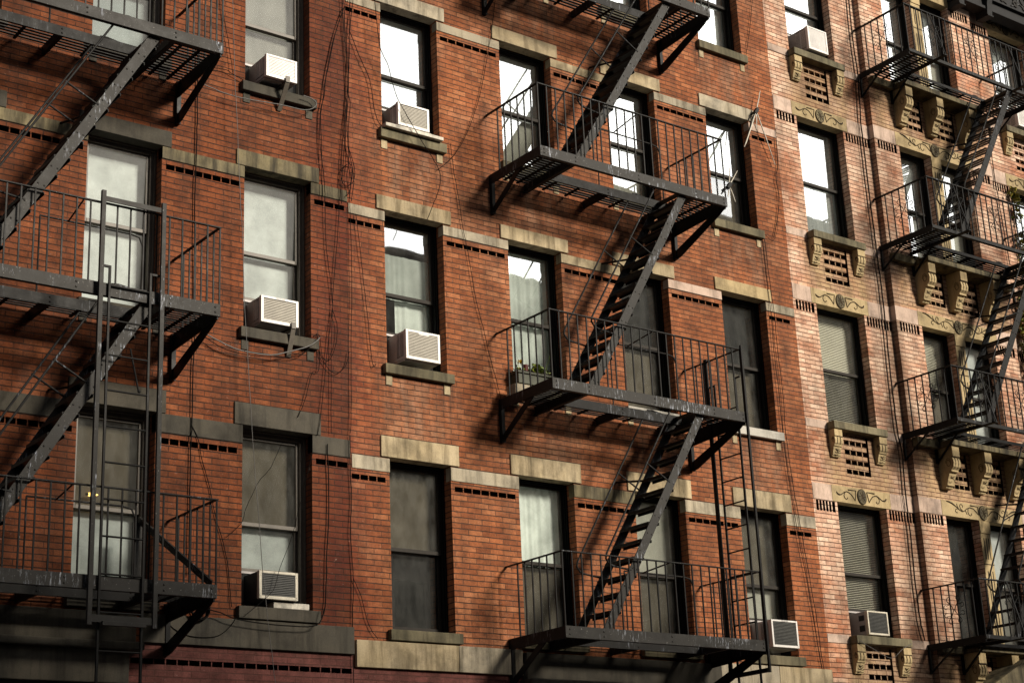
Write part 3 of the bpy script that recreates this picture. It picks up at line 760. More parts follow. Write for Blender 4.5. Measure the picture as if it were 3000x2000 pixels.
specC = {(0, 0): ('white', 'white', ('glass_bright', 'glass_bright'), 14.60), (1, 0): ('white_cloth', 'white_cloth', ('glass_wavy', 'glass_wavy'), None), (2, 0): ('slat', 'slat2', ('glass_dull', 'glass_dull'), None), (3, 0): ('slat2', 'slat2', ('glass', 'glass'), 5.42),
         (0, 1): ('white', 'white', ('glass_bright', 'glass_bright'), 14.60), (1, 1): ('white', 'white', ('glass_bright', 'glass_bright'), None), (2, 1): ('grey', 'grey', ('glass', 'glass'), None), (3, 1): ('grey', 'grey', ('glass', 'glass'), None)}
specY = {(0, 0): ('white', 'white', ('glass_bright', 'glass_bright')), (0, 1): ('white', 'cream', ('glass_bright', 'glass')), (1, 0): ('white_cloth', 'white', ('glass_wavy', 'glass_bright')), (1, 1): ('white', 'cream', ('glass_bright', 'glass')),
         (2, 0): ('slat', 'brown', ('glass_dull', 'glass_dull')), (2, 1): ('white', 'white', ('glass_dull', 'glass_dull')), (3, 0): ('dark', 'dark', ('glass', 'glass')), (3, 1): ('white', 'grey', ('glass_dull', 'glass_dull'))}
for i, (zb, zt, lt, st) in enumerate(c_rows):
    for j, (xl, xr) in enumerate(c_cols):
        u, l, gl, ac = specC[(i, j)]
        win = window(C, xl, xr, zb, zt, u, l, gl, 'dark', ac=ac, zmid=zb + (zt - zb) * 0.49, sill=('stone_sill', zb - 0.11, 0.05, 0.15), tilt=0.004 * ((i * 5 + j * 3) % 5 - 2))
        q = MB(); q.box(xl - 0.095, xr + 0.095, -0.010, 0.150, zt - 0.004, lt); ln = C.part(q, 'lintel', M['stone_ochre'], 0.004, parent=C.root)
        carving(C, ln, (xl + xr) / 2, -0.010, (zt + lt) / 2)
        for xc in (xl + 0.045, xr - 0.045): corbel(C, xc, 0.165, 0.0, zb - 0.112, 0.40, 0.125)
        ax, bx = (7.25, xl - 0.052) if j == 0 else (BR + 0.003, xl - 0.052)
        cx_, dx_ = (xr + 0.052, BL - 0.003) if j == 0 else (xr + 0.052, 14.52)
        for xa, xb in ((ax, bx), (cx_, dx_)):
            q = MB(); q.box(xa, xb, -0.008, 0.05, zb - 0.10, zb + 0.02); C.part(q, 'sill_course', M['stone_pink'], 0.003)
    for xa, xb in ((7.25, 7.64), (8.89, BL - 0.003), (BR + 0.003, 12.88), (14.128, 14.52)):
        q = MB(); q.box(xa, xb, -0.008, 0.045, zt - 0.004, lt - 0.003); C.part(q, 'string_course', M['stone_pink'], 0.003)
    for xa, xb in ((BL - 0.008, 9.918), (11.852, BR + 0.008)):
        q = MB(); q.box(xa, xb, BY - 0.008, BY + 0.045 if xa > 10 else -0.009, zt - 0.004, lt - 0.003); C.part(q, 'string_course', M['stone_pink'], 0.003)
    for j, (xl, xr) in enumerate(bay_cols):
        u, l, gl = specY[(i, j)]
        window(C, xl, xr, zb, zt, u, l, gl, 'dark', y0=BY, zmid=zb + (zt - zb) * 0.49, tilt=0.004 * ((i * 3 + j * 7) % 5 - 2))
    q = MB(); q.box(9.921, 11.849, BY - 0.010, BY + 0.150, zt - 0.004, lt); ln = C.part(q, 'carved_lintel', M['stone_ochre'], 0.004)
    carving(C, ln, 10.885, BY - 0.010, (zt + lt) / 2, True)
    # fluted pilaster between the two windows
    q = MB(); xa, xb = 10.767, 11.003
    q.box(xa, xb, BY - 0.006, BY + 0.20, zb, zt - 0.006)
    q.box(xa - 0.004, xb + 0.004, BY - 0.02, BY - 0.007, zt - 0.20, zt - 0.008)
    pil = C.part(q, 'pilaster', M['stone_ochre'], 0.004)
    fl = MB()
    for k in range(3):
        x = xa + 0.055 + k * 0.055
        for za, z2 in ((zt - 0.60, zt - 0.27), (zb + 0.06, zt - 0.78)):
            fl.box(x, x + 0.024, BY - 0.0072, BY - 0.003, za, z2)
    fl.box(xa - 0.001, xb + 0.001, BY - 0.0075, BY - 0.003, zt - 0.685, zt - 0.668)
    C.part(fl, 'flute', M['carve'], parent=pil)
    # shelf on three scroll corbels under the bay windows
    q = MB(); q.box(9.95, 11.83, BY - 0.33, BY + 0.152, zb - 0.145, zb - 0.06); q.box(9.90, 11.88, BY - 0.10, BY + 0.10, zb - 0.058, zb + 0.002)
    C.part(q, 'shelf', M['stone_sooty'], 0.008)
    for xc in (10.06, 10.83, 11.66): corbel(C, xc, 0.165, BY, zb - 0.147, 0.62, 0.29)
    for xa, xb in ((9.44, 9.93), (11.9, BR - 0.03)):
        q = MB(); q.box(xa, xb, BY - 0.10, BY + 0.02, zb - 0.16, zb - 0.03); C.part(q, 'sill_course', M['stone_sooty'], 0.01)
# gabled hood over the doorway in the bay
q = MB(); q.prism([(9.5, 3.9), (12.3, 3.9), (12.3, 4.15), (10.9, 4.80), (9.5, 4.15)], 'y', BY - 0.45, BY - 0.001); C.part(q, 'door_hood', M['stone_sooty'], 0.01)
# cornice
q = MB()
q.box(11.78, 14.6, -0.34, BY - 0.002, 16.20, 16.26); q.box(11.80, 14.6, -0.30, BY - 0.002, 16.262, 16.42); q.box(11.76, 14.6, -0.36, BY - 0.002, 16.422, 16.46); q.box(11.80, 14.6, -0.30, BY - 0.002, 16.462, 17.0); q.box(11.7, 14.65, -0.55, BY - 0.002, 17.002, 17.3)
cor = C.part(q, 'cornice', M['cornice_paint'], 0.006)
for xc in (11.86, 12.62, 14.06):
    q = MB(); q.prism([(-0.302, 16.95), (-0.46, 16.95), (-0.44, 16.6), (-0.38, 16.3), (-0.355, 16.09), (BY - 0.004, 16.09), (BY - 0.004, 16.19), (-0.30, 16.19)], 'x', xc - 0.07, xc + 0.07)
    q.box(xc - 0.08, xc + 0.08, -0.375, BY - 0.005, 16.06, 16.088)
    C.part(q, 'modillion', M['cornice_paint'], 0.006, parent=cor)
q = MB()
for xc in (12.24, 12.98, 13.62):
    for s in (-1, 1):
        for cz, rr in ((16.72, 0.13), (16.58, 0.07)):
            q.tube([(xc + s * (0.13 + rr * math.cos(t * .5) * (1 - t * .04)), -0.305, cz + rr * math.sin(t * .5) * (1 - t * .04)) for t in range(16)], 0.016, 6)
    q.tube([(xc - .26, -0.305, 16.52), (xc, -0.305, 16.62), (xc + .26, -0.305, 16.52)], 0.014, 6)
C.part(q, 'scroll_relief', M['iron_peel'], parent=cor)

# ------------------------------------------------------------------ unseen buildings added across the street, shaped to mirror in panes and shade lower storeys
def opposite(x0, x1, H, label, wallm, yf=-19.6):
    b = Bld('brick_building', ((x0 + x1) / 2, yf, 0), label)
    st = 9.0 if H > 40 else 2.1; wz = 5.0 if H > 40 else 1.0
    cols = [x0 + 1.0 + st * k for k in range(int((x1 - x0 - 1.0) / st))]
    rows = [1.2 + st * 1.2 * k + (0.7 * k if st < 3 else 0) for k in range(int((H - 1.8) / (st * 1.2 + (0.7 if st < 3 else 0))))]
    holes = [(x, x + wz, z, z + 1.9 * (1 if wz < 2 else 3.2), 0.15) for x in cols for z in rows]
    q = MB(); wall_holes(q, x0, x1, 0, H, yf, [(a, c, d, e, -f_) for a, c, d, e, f_ in holes])
    q.quad((x0, yf, 0), (x0, yf - 10, 0), (x0, yf - 10, H), (x0, yf, H)); q.quad((x1, yf, 0), (x1, yf - 10, 0), (x1, yf - 10, H), (x1, yf, H))
    q.quad((x0, yf - 10, 0), (x1, yf - 10, 0), (x1, yf - 10, H), (x0, yf - 10, H)); q.quad((x0, yf, H), (x1, yf, H), (x1, yf - 10, H), (x0, yf - 10, H))
    b.part(q, 'wall', wallm, recalc=False)
    q = MB(); q.box(x0 - 0.05, x1 + 0.05, yf + 0.003, yf + 0.35, H - 0.5, H + 0.12); b.part(q, 'cornice', M['stone_grey'])
    proto = None
    for x, x2, z, z2, _ in holes:
        if proto is None:
            q = MB(); q.box(x, x2, yf - 0.16, yf - 0.12, z, z2); q.box(x, x2, yf - 0.118, yf - 0.08, (z + z2) / 2 - 0.03, (z + z2) / 2 + 0.03)
            proto = b.part(q, 'window', M['ac_black']); px, pz = x, z
        else:
            o = proto.copy(); COL.objects.link(o); o.parent = b.root; o.location = (x - px, 0, z - pz)
opposite(-34, -8, 11.0, 'low brown brick building across the street, unseen behind the camera', M['brick_hidden'])
opposite(-7.9, 8.0, 14.5, 'rendered building added across the street to shade the left house', M['opp_grey'])
opposite(8.1, 22.0, 12.8, 'lower rendered building added across the street to mirror in the lowest windows', M['opp_grey'])
opposite(22.1, 60.0, 12.0, 'plain brown building added across the street, mirrored in the right windows', M['brick_hidden'])
opposite(98.5, 137.0, 84.0, 'tall pale building added far off to mirror in the middle windows', M['opp_grey'], -150.0)

opposite(137.5, 300.0, 99.0, 'taller pale tower added far off to mirror in the right windows', M['opp_grey'], -152.0)

# ------------------------------------------------------------------ fire escapes
def scroll_set(q, c, ud, r):
    """four wrought scrolls round a point on a railing"""
    c = Vector(c); ud = Vector(ud); up = Vector((0, 0, 1))
    for sx in (-1, 1):
        for sz in (-1, 1):
            pts = [c + ud * (sx * r * 0.05), c + ud * (sx * r * .30) + up * (sz * r * .45), c + ud * (sx * r * .62) + up * (sz * r * .80)]
            e = c + ud * (sx * r * .52) + up * (sz * r * 1.05)
            pts += [e + ud * (sx * r * .26 * math.cos(t) * (1 - t * .10)) + up * (sz * r * .26 * math.sin(t) * (1 - t * .10)) for t in [k * .6 - .6 for k in range(9)]]
            q.tube(pts, 0.006, 5)
            e = c + ud * (sx * r * .98) + up * (sz * r * .42)
            q.tube([c + ud * (sx * r * .42) + up * (sz * r * .58)] + [e + ud * (sx * r * .2 * math.cos(t) * (1 - t * .1)) + up * (sz * r * .2 * math.sin(t) * (1 - t * .1)) for t in [2.6 - k * .6 for k in range(9)]], 0.005, 5)

def fire_escape(label, x0, Ln, zs, yf, rail_h, xst, lean, thin=False, bal_x=(-99, 99), top_stuff=True, peel='iron_peel', peels=None):
    x1 = x0 + Ln
    root = thing('fire_escape', (x0, 0, zs[-1]), label, 'fire escape', 'fire escapes on the house fronts')
    O = (x0, 0, zs[-1])
    def part(mb, name, mat, parent=None, bevel=0.0, **k):
        return mb.build(name, mat, parent or root, O, bevel, **k)
    iron = M['iron_dark'] if thin else M['iron']
    yi = -0.50                                   # inner edge of the stair opening
    xo0, xo1 = x0 + (0.60 if thin else 0.545), x0 + 2.60
    yw = -0.115 if thin else -0.03
    fh = 0.055 if thin else 0.135                # height of the edge beams
    for i, z in enumerate(zs):
        q = MB()
        # edge beams: front channel with flanges, two end beams, cross beams, beam along the opening
        q.box(x0, x1, yf, yf + 0.014, z - fh, z)
        q.box(x0 + 0.002, x1 - 0.002, yf + 0.0142, yf + 0.055, z - 0.010, z - 0.001); q.box(x0 + 0.002, x1 - 0.002, yf + 0.0142, yf + 0.055, z - fh + 0.001, z - fh + 0.010)
        if not thin:
            for xr_ in (x0 + 0.06, xo0 + 0.02, x0 + 1.62, xo1 + 0.03, x1 - 0.06):
                for dz in (-0.04, -0.095): q.dome((xr_, yf - 0.0005, z + dz), (0, -1, 0), 0.013)
        pl = part(q, 'platform', M[peel], None, 0.002)
        q = MB()
        hb = 0.05 if thin else 0.115
        for xa in (x0 + 0.001, x1 - 0.015): q.box(xa, xa + 0.014, yf + 0.0145, -0.002, z - max(fh, 0.10), z - 0.002)
        for xa in (xo0, xo1):
            q.box(xa, xa + 0.06, yf + 0.016, -0.002, z - hb - 0.01, z - hb + 0.004); q.box(xa + 0.02, xa + 0.035, yf + 0.016, -0.002, z - hb, z - 0.012)
            if thin: q.box(xa - 0.02, xa + 0.05, yf - 0.22, yf - 0.001, z - 0.06, z - 0.045); q.bar((xa + 0.02, yf - 0.21, z - 0.05), (xa + 0.02, yf + 0.002, z + rail_h), 0.02, 0.012)
        q.box(xo0 + 1.02, xo0 + 1.06, yi, -0.002, z - hb, z - 0.012)
        if thin: q.box(xo0, xo1, yi - 0.012, yi, z - 0.05, z)
        else: q.box(xo0 + 0.062, xo1, yi - 0.012, yi, z - 0.115, z + 0.004)
        for xr_ in ((xo0 + 0.12, xo0 + 1.04, xo1 - 0.05) if not thin else ()):
            for dz in (-0.03, -0.08): q.dome((xr_, yi - 0.0125, z + dz), (0, -1, 0), 0.012)
        part(q, 'cross_beam', M['iron_grey'] if not thin else iron, pl, 0.002)
        # grating of flat slats with spacer bars
        q = MB(); st = 0.062; sw = 0.034
        n = int((-yw - 0.01 + (-yf - 0.05) - (-yw)) / st)
        y = yf + 0.07
        while y < yw - 0.02:
            segs = [(x0 + 0.016, x1 - 0.016)] if y > yi - 0.01 else [(x0 + 0.016, xo0 + 0.05), (xo1 + 0.02, x1 - 0.016)]
            for a, b in segs: q.box(a, b, y, y + sw, z - 0.010, z - 0.002)
            y += st
        for xa in [x0 + 0.22, x0 + 0.42] + [xo0 + 0.30 + 0.38 * k for k in range(4)] + [xo1 + 0.2, xo1 + 0.42]:
            ya = yf + 0.06 if (xa < xo0 or xa > xo1) else yi
            q.box(xa, xa + 0.03, ya, yw, z - 0.030, z - 0.011)
        part(q, 'grating', iron, pl)
        # railing
        q = MB(); zr = z + rail_h
        rw, rt = (0.045, 0.016) if thin else (0.034, 0.014)
        q.box(x0 - 0.004, x1 + 0.004, yf - 0.004, yf - 0.004 + rw, zr - rt, zr)
        for xa in (x0 - 0.004, x1 + 0.004 - rw): q.box(xa, xa + rw, yf - 0.004 + rw, 0.01, zr - rt, zr)
        # guard hoop beside the stair opening and its tie
        if not thin:
            q.tube([(xo0 + 0.9, yi, zr - 0.03), (xo1 - 0.16, yi, zr - 0.03), (xo1 - 0.06, yi, zr - 0.05), (xo1 - 0.02, yi, zr - 0.14), (xo1 - 0.01, yi, z)], 0.011, 6)
            q.tube([(xo0 + 0.9, yi, zr - 0.03), (xo0 + 0.9, yi, z)], 0.010, 6)
            q.tube([(x0 + 1.67, yf + 0.01, zr - 0.016), (x0 + 1.75, yi, zr - 0.03)], 0.010, 6)
        rl = part(q, 'railing', M['iron_grey'], None, 0.002)
        rb = 0.0075
        stuff = MB(); ns = 0
        bal = []
        nf = round(Ln / 0.1455)
        for k in range(nf + 1): bal.append((x0 + 0.01 + (Ln - 0.02) * k / nf, yf + 0.012))
        ne = 7
        for k in range(1, ne): bal += [(x0 + 0.01, yf + 0.012 + (-0.10 - yf) * k / ne), (x1 - 0.01, yf + 0.012 + (-0.10 - yf) * k / ne)]
        for bx, by in bal:
            vis = bal_x[0] <= bx <= bal_x[1] - 0.0 and not (top_stuff and i == 0 and bx < x1 - 0.9)
            qq = MB() if vis else stuff
            qq.box(bx - rb, bx + rb, by - rb, by + rb, z - 0.004, zr - rt)
            if vis: part(qq, 'baluster', iron if thin else M['iron'], rl)
        if stuff.v: tag(part(stuff, 'balusters', iron, rl), kind='stuff')
        if thin:
            for cc, ud in [((x0 + 0.01, yf + 0.50, z + 0.42), (0, 1, 0))] + [((x0 + dx, yf + 0.012, z + 0.42), (1, 0, 0)) for dx in (0.72, 1.6, 2.32)]:
                qq = MB(); scroll_set(qq, cc, ud, 0.15); part(qq, 'scrollwork', iron, rl)
        # triangular wall brackets
        for xa, full in ((x0 + 0.0, False), (x1 - 0.045, True)) if not thin else ((x0, False), (xo0, False), (x1 - 0.03, False)):
            q = MB()
            dn = 0.55 if not thin else 0.42
            yd = -0.80 if not full else -1.0
            wv = 0.05 if not thin else 0.03
            ww = -0.003 if not thin or xa < x0 + 0.1 or xa > x0 + 3.0 else -0.104
            q.box(xa, xa + wv, ww - 0.055 if not thin else ww - 0.03, ww, z - dn, z - 0.02)
            if full:
                q.prism([(ww - 0.06, z - dn), (ww - 0.13, z - dn + 0.01), (-0.97, z - 0.20), (-1.075, z - 0.136), (-0.86, z - 0.136), (ww - 0.06, z - dn + 0.13)], 'x', xa + 0.014, xa + 0.032)
                q.prism([(ww - 0.057, z - 0.136), (-1.075, z - 0.136), (-1.075, z - 0.165), (ww - 0.057, z - 0.215)], 'x', xa + 0.012, xa + 0.030)
            elif thin:
                q.bar((xa + 0.015, ww - 0.02, z - dn + 0.02), (xa + 0.015, -0.55, z - 0.05), 0.022, 0.022)
            else:
                q.bar((xa + 0.02, ww - 0.03, z - dn + 0.03), (xa + 0.02, yd, z - 0.02), 0.016, 0.075)
            part(q, 'bracket', M['iron_dark'], None)
    # stair flights
    for i in range(len(zs) - 1):
        zu, zl = zs[i] - 0.02, zs[i + 1] + 0.005
        xb, xt = xst
        q = MB(); sw = 0.135
        yo, yin = -1.03, -0.485
        for yy in (yo, yin):
            q.prism([(xb, zl), (xb + sw, zl), (xt + sw, zu), (xt, zu)], 'y', yy, yy + 0.014)
        nT = round((zu - zl) / 0.218)
        for k in range(nT + 1):
            f = (k + 0.35) / nT
            if f < 0.99:
                xc = xb + (xt - xb) * f; zc = zl + (zu - zl) * f
                for dx in (0.035, 0.100): q.dome((xc + dx, yo - 0.0005, zc + (dx - .035) * -0.25), (0, -1, 0), 0.012)
        q.bar((xt + 0.06, yo, zu - 0.02), (xt + 0.06, yin + 0.014, zu - 0.02), 0.10, 0.012)
        fl = part(q, 'stair_flight', M[peel] if not thin else M['iron_grey'], None, 0.002)
        for k in range(1, nT):
            f = k / nT; zc = zl + (zu - zl) * f; xc = xb + sw / 2 + (xt - xb) * f
            t = MB()
            if thin:
                for dx in (-0.105, -0.035, 0.035): t.box(xc + dx, xc + dx + 0.045, yo + 0.0145, yin - 0.001, zc - 0.012, zc - 0.002)
                t.box(xc - 0.108, xc - 0.106, yo + 0.0145, yin - 0.001, zc - 0.035, zc - 0.002)
            else:
                t.box(xc - 0.085, xc + 0.085, yo + 0.0145, yin - 0.001, zc - 0.010, zc - 0.002)
                t.box(xc - 0.088, xc - 0.082, yo + 0.0145, yin - 0.001, zc - 0.042, zc - 0.002); t.box(xc + 0.082, xc + 0.088, yo + 0.0145, yin - 0.001, zc - 0.035, zc - 0.002)
            part(t, 'tread', M['iron_dark'], fl)
        dx_ = xt - xb; dz_ = zu - zl; sl = dz_ / dx_
        for yy, ins in ((yo + 0.007, 0.0), (yin + 0.007, 0.0)):
            h = MB()
            off = 0.70 if not thin else 0.40
            A0 = Vector((xt + 0.10, yy, zu - 0.01)); B0 = Vector((xt - 0.34, yy, zu + 0.03 if not thin else zu - 0.02))
            # rail line: z = zl + sl*(x - xb) + off
            def on(x): return Vector((x, yy, zl + sl * (x - xb) + off))
            xtop = xb + (zu + 0.02 - zl - off) / sl
            P1 = on(xtop - 0.03); P2 = on(xb + 0.12) if not thin else on(xb + 0.30)
            zlow = P2.z - 0.12
            C0 = Vector((P2.x + 0.03, yy, zlow)); D0 = Vector((xb + (zlow - 0.04 - zl) / sl + 0.03, yy, zlow - 0.05))
            h.tube([A0, Vector((xtop + 0.10, yy, zu + 0.05)), Vector((xtop + 0.03, yy, zu + 0.045)), P1, (P1 + P2) / 2, P2, P2 + Vector((-0.015, 0, -0.06)), C0, C0 + Vector((0.06, 0, -0.02)), D0], 0.0125, 7)
            mid = on(xb + (xt - xb) * 0.47)
            foot = Vector((mid.x + 0.34, yy, zl + sl * (mid.x + 0.34 - xb) - 0.02 * sl))
            h.tube([mid, foot], 0.011, 6)
            h.dome(mid, (0, -1, 0), 0.02); h.dome(foot, (0, -1, 0), 0.02)
            part(h, 'handrail', M['iron_grey'], fl)
        t = MB(); xm = xb + dx_ * 0.70; zm = zl + dz_ * 0.70
        t.tube([(xm - 0.06, -0.01, zm + 0.05), (xm + 0.04, yin + 0.007, zm - 0.02)], 0.014, 6)
        part(t, 'wall_tie', M['iron_dark'], fl)
    return root, part

# middle house
bx0, bln = 1.752, 3.20
feB, partB = fire_escape('black iron fire escape on the middle house, drop ladder at its right end', bx0, bln, (13.525, 10.645, 7.62, 4.672), -1.09, 0.868, (2.365, 4.185), 0)
q = MB(); xl_ = bx0 + bln - 0.012
q.box(xl_ - 0.012, xl_ + 0.012, -0.455, -0.395, 4.30, 8.52); q.box(xl_ - 0.010, xl_ + 0.020, -1.118, -1.088, 4.28, 8.53)
q.bar((xl_, -0.40, 4.31), (xl_, -1.10, 4.31), 0.05, 0.05)
lg = partB(q, 'ladder_guide', M['iron'], None, 0.002)
q = MB()
for yy in (-0.53, -0.92): q.box(xl_ + 0.02, xl_ + 0.036, yy - 0.016, yy + 0.016, 2.6, 8.14)
for yy, s in ((-0.53, 1), (-0.92, -1)): q.box(xl_ + 0.016, xl_ + 0.036, min(yy, yy + 0.10 * s), max(yy, yy + 0.10 * s), 8.12, 8.14)
dl = partB(q, 'drop_ladder', M['iron'], None, 0.002)
z = 2.75
while z < 8.0:
    q = MB(); q.tube([(xl_ + 0.028, -0.53, z), (xl_ + 0.028, -0.92, z)], 0.010, 6); partB(q, 'rung', M['iron'], dl); z += 0.312

# left house
ax0 = -5.832
feA, partA = fire_escape('dark iron fire escape on the left house, tall ladder hung before its landings', ax0, 3.20, (10.792, 7.748, 4.812), -1.09, 0.866, (-5.22, -3.42), 0, bal_x=(-5.35, 99), top_stuff=False)
q = MB()
for xa in (-4.005, -3.345): q.box(xa, xa + 0.045, -1.165, -1.125, 4.33, 8.71)
q.box(-3.958, -3.347, -1.150, -1.138, 8.60, 8.655)
q.box(-3.958, -3.347, -1.150, -1.138, 4.36, 4.43); q.box(-3.86, -3.42, -1.185, -1.1505, 4.33, 4.37)
for z in (7.70, 4.78):
    for xa in (-3.985, -3.325): q.box(xa - 0.02, xa + 0.03, -1.124, -1.091, z - 0.06, z - 0.01)
partA(q, 'ladder_guide', M['iron_peel'], None, 0.002)
q = MB()
for xa, s in ((-3.875, -1), (-3.435, 1)):
    q.box(xa - 0.012, xa + 0.012, -1.122, -1.098, 2.4, 7.93)
    q.box(min(xa + 0.0121 * s, xa + 0.10 * s), max(xa + 0.0121 * s, xa + 0.10 * s), -1.122, -1.100, 7.905, 7.93)
dl = partA(q, 'drop_ladder', M['iron'], None, 0.002)
z = 7.72
while z > 2.5:
    q = MB(); q.tube([(-3.875, -1.11, z), (-3.435, -1.11, z)], 0.010, 6); partA(q, 'rung', M['iron'], dl); z -= 0.362
# loose rod hanging off a rung, and a flat stay bar leaning in the lowest landing
q = MB(); q.tube([(-3.56, -0.95, 7.15), (-3.535, -1.12, 6.66)], 0.010, 6); q.dome((-3.535, -1.13, 6.66), (0, -1, 0), 0.02); partA(q, 'hook_rod', M['iron'])
q = MB(); q.bar((-3.02, -0.10, 5.62), (-2.66, -1.02, 4.83), 0.085, 0.016, (0, 1, 1)); q.bar((-3.03, -0.07, 5.60), (-3.03, -0.07, 4.84), 0.10, 0.03, (0, 1, 0)); partA(q, 'stay_bar', M['iron_peel'])

# right house
feC, partC = fire_escape('thin railed black fire escape with wrought scrolls on the pale right house', 9.33, 3.30, (14.19, 11.20, 8.165, 5.0), -1.06, 0.80, (10.01, 11.83), 0, thin=True, bal_x=(-99, 11.9), top_stuff=False, peel='iron_grey')

# ------------------------------------------------------------------ air conditioners
def font_mesh(txt, size):
    cu = bpy.data.curves.new('lettering', 'FONT'); cu.body = txt; cu.size = size; cu.align_x = 'CENTER'; cu.align_y = 'CENTER'; cu.extrude = 0.0006
    o = bpy.data.objects.new('tmp', cu); COL.objects.link(o)
    dg = bpy.context.evaluated_depsgraph_get(); me = bpy.data.meshes.new_from_object(o.evaluated_get(dg))
    bpy.data.objects.remove(o); return me

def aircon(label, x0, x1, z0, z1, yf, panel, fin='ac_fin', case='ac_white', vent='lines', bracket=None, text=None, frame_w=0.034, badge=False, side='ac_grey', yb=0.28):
    O = ((x0 + x1) / 2, yb, z0)
    r = thing('air_conditioner', O, label, 'air conditioner', 'window air conditioners')
    def part(mb, name, mat, parent=None, bevel=0.0): return mb.build(name, mat, parent or r, O, bevel)
    fw = frame_w
    q = MB()
    q.box(x0 + 0.006, x1 - 0.006, yf + 0.022, yb, z0 + 0.006, z1 - 0.004)
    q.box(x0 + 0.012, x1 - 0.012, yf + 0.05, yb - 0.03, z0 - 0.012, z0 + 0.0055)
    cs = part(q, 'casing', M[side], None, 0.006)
    q = MB()
    q.box(x0, x0 + fw, yf, yf + 0.05, z0, z1); q.box(x1 - fw, x1, yf, yf + 0.05, z0, z1)
    q.box(x0 + fw, x1 - fw, yf, yf + 0.05, z1 - fw * 0.8, z1); q.box(x0 + fw, x1 - fw, yf, yf + 0.05, z0, z0 + fw * 1.05)
    if badge: q.prism([(x0 + .16, z1 - fw * .8 - .0005), (x0 + .20, z1 - fw - .012), (x0 + .33, z1 - fw - .012), (x0 + .35, z1 - fw * .8 - .0005)], 'y', yf + 0.001, yf + 0.03)
    for xx, zz in ((x0 + .016, z0 + .03), (x1 - .016, z0 + .03), (x0 + .016, z1 - .05), (x1 - .016, z1 - .05)): q.dome((xx, yf - 0.0004, zz), (0, -1, 0), 0.006)
    fr = part(q, 'front_frame', M[case], None, 0.004)
    q = MB()
    q.box(x0 + fw, x1 - fw, yf + 0.020, yf + 0.0218, z0 + fw, z1 - fw * .8, 1)
    n = int((z1 - z0 - 2 * fw) / 0.019)
    for k in range(n + 1):
        z = z0 + fw * 1.05 + 0.004 + k * 0.019
        if z < z1 - fw * .8 - 0.004: q.box(x0 + fw, x1 - fw, yf + 0.006, yf + 0.0195, z, z + 0.0115, 0)
    part(q, 'grille', [M[fin], M['ac_black']])
    q = MB()
    ya, yb_ = yf + 0.07, max(yf + 0.17, min(yb - 0.10, 0.06))
    if vent == 'lines':
        q.box(x0 + 0.0045, x0 + 0.0058, ya, yb_, z0 + 0.05, z1 - 0.035, 1)
        z = z0 + 0.056
        while z < z1 - 0.045:
            q.box(x0 - 0.001, x0 + 0.0044, ya, yb_, z, z + 0.007, 0); z += 0.0145
        q.box(x0 - 0.002, x0 + 0.004, (ya + yb_) / 2 - 0.004, (ya + yb_) / 2 + 0.004, z0 + 0.05, z1 - 0.035, 0)
    else:
        q.box(x0 + 0.0045, x0 + 0.0058, ya, yb_, z0 + 0.055, z0 + 0.14, 1); q.box(x0 + 0.0045, x0 + 0.0058, ya, yb_, z1 - 0.13, z1 - 0.055, 1)
    part(q, 'side_vent', [M[case], M['ac_black']], cs)
    # pleated filler panels between the casing and the window jambs
    for xa, xb in ((panel[0], x0 + 0.004), (x1 - 0.004, panel[1])):
        if xb - xa < 0.03: continue
        q = MB(); n = max(2, int((xb - xa) / 0.022)); p = (xb - xa) / n
        for k in range(n):
            a = xa + k * p
            q.quad((a, 0.255, z0 + 0.01), (a + p / 2, 0.233, z0 + 0.01), (a + p / 2, 0.233, z1 + 0.02), (a, 0.255, z1 + 0.02)); q.quad((a + p / 2, 0.233, z0 + 0.01), (a + p, 0.255, z0 + 0.01), (a + p, 0.255, z1 + 0.02), (a + p / 2, 0.233, z1 + 0.02))
        part(q, 'side_panel', M['ac_panel'])
    q = MB(); q.box(panel[0], panel[1], 0.229, 0.27, z1 + 0.021, z1 + 0.045); part(q, 'top_rail', M['ac_grey'])
    if bracket is not None:
        xc, zb_ = bracket; q = MB()
        q.box(xc - 0.028, xc + 0.028, yf - 0.012, 0.12, z0 - 0.030, z0 - 0.013)
        q.box(xc - 0.028, xc + 0.028, yf - 0.028, yf - 0.0125, z0 - 0.030, z0 + 0.045)
        q.bar((xc, yf - 0.012, z0 - 0.03), (xc, -0.012, zb_), 0.058, 0.012, (0, 1, 0))
        part(q, 'support_bracket', M['frame_taupe'], None, 0.002)
    if text:
        me = font_mesh(text, 0.024); me.materials.append(M['print'])
        t = bpy.data.objects.new('lettering', me); COL.objects.link(t); t.parent = fr
        t.rotation_euler = (R(90), 0, 0); t.location = ((x0 + x1) / 2 - O[0] + 0.01, yf - 0.0008 - O[1], z1 - fw * 0.42 - O[2])
    return r
aircon('white air conditioner on a slanting strut above the looped grey cable', -1.612, -1.196, 11.075, 11.365, -0.20, (-1.745, -0.945), 'ac_white', 'ac_white', bracket=(-1.335, 10.76), frame_w=0.028)
aircon('grey finned air conditioner on a slanting strut below a white shaded window', -1.622, -1.138, 8.035, 8.352, -0.115, (-1.745, -0.945), 'ac_fin', 'ac_white', bracket=(-1.215, 7.70), text='FRIGIDAIRE')
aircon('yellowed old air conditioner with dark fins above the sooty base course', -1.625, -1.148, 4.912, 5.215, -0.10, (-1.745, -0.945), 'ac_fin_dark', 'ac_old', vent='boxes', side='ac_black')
aircon('small grey finned air conditioner resting on a flaking white board', 0.29, 0.760, 10.955, 11.272, -0.12, (0.168, 0.958), 'ac_fin', 'ac_white')
aircon('large white air conditioner with a broken strip along its top', 0.305, 0.797, 7.895, 8.262, -0.15, (0.168, 0.958), 'ac_fin', 'ac_white', badge=True, side='ac_white')
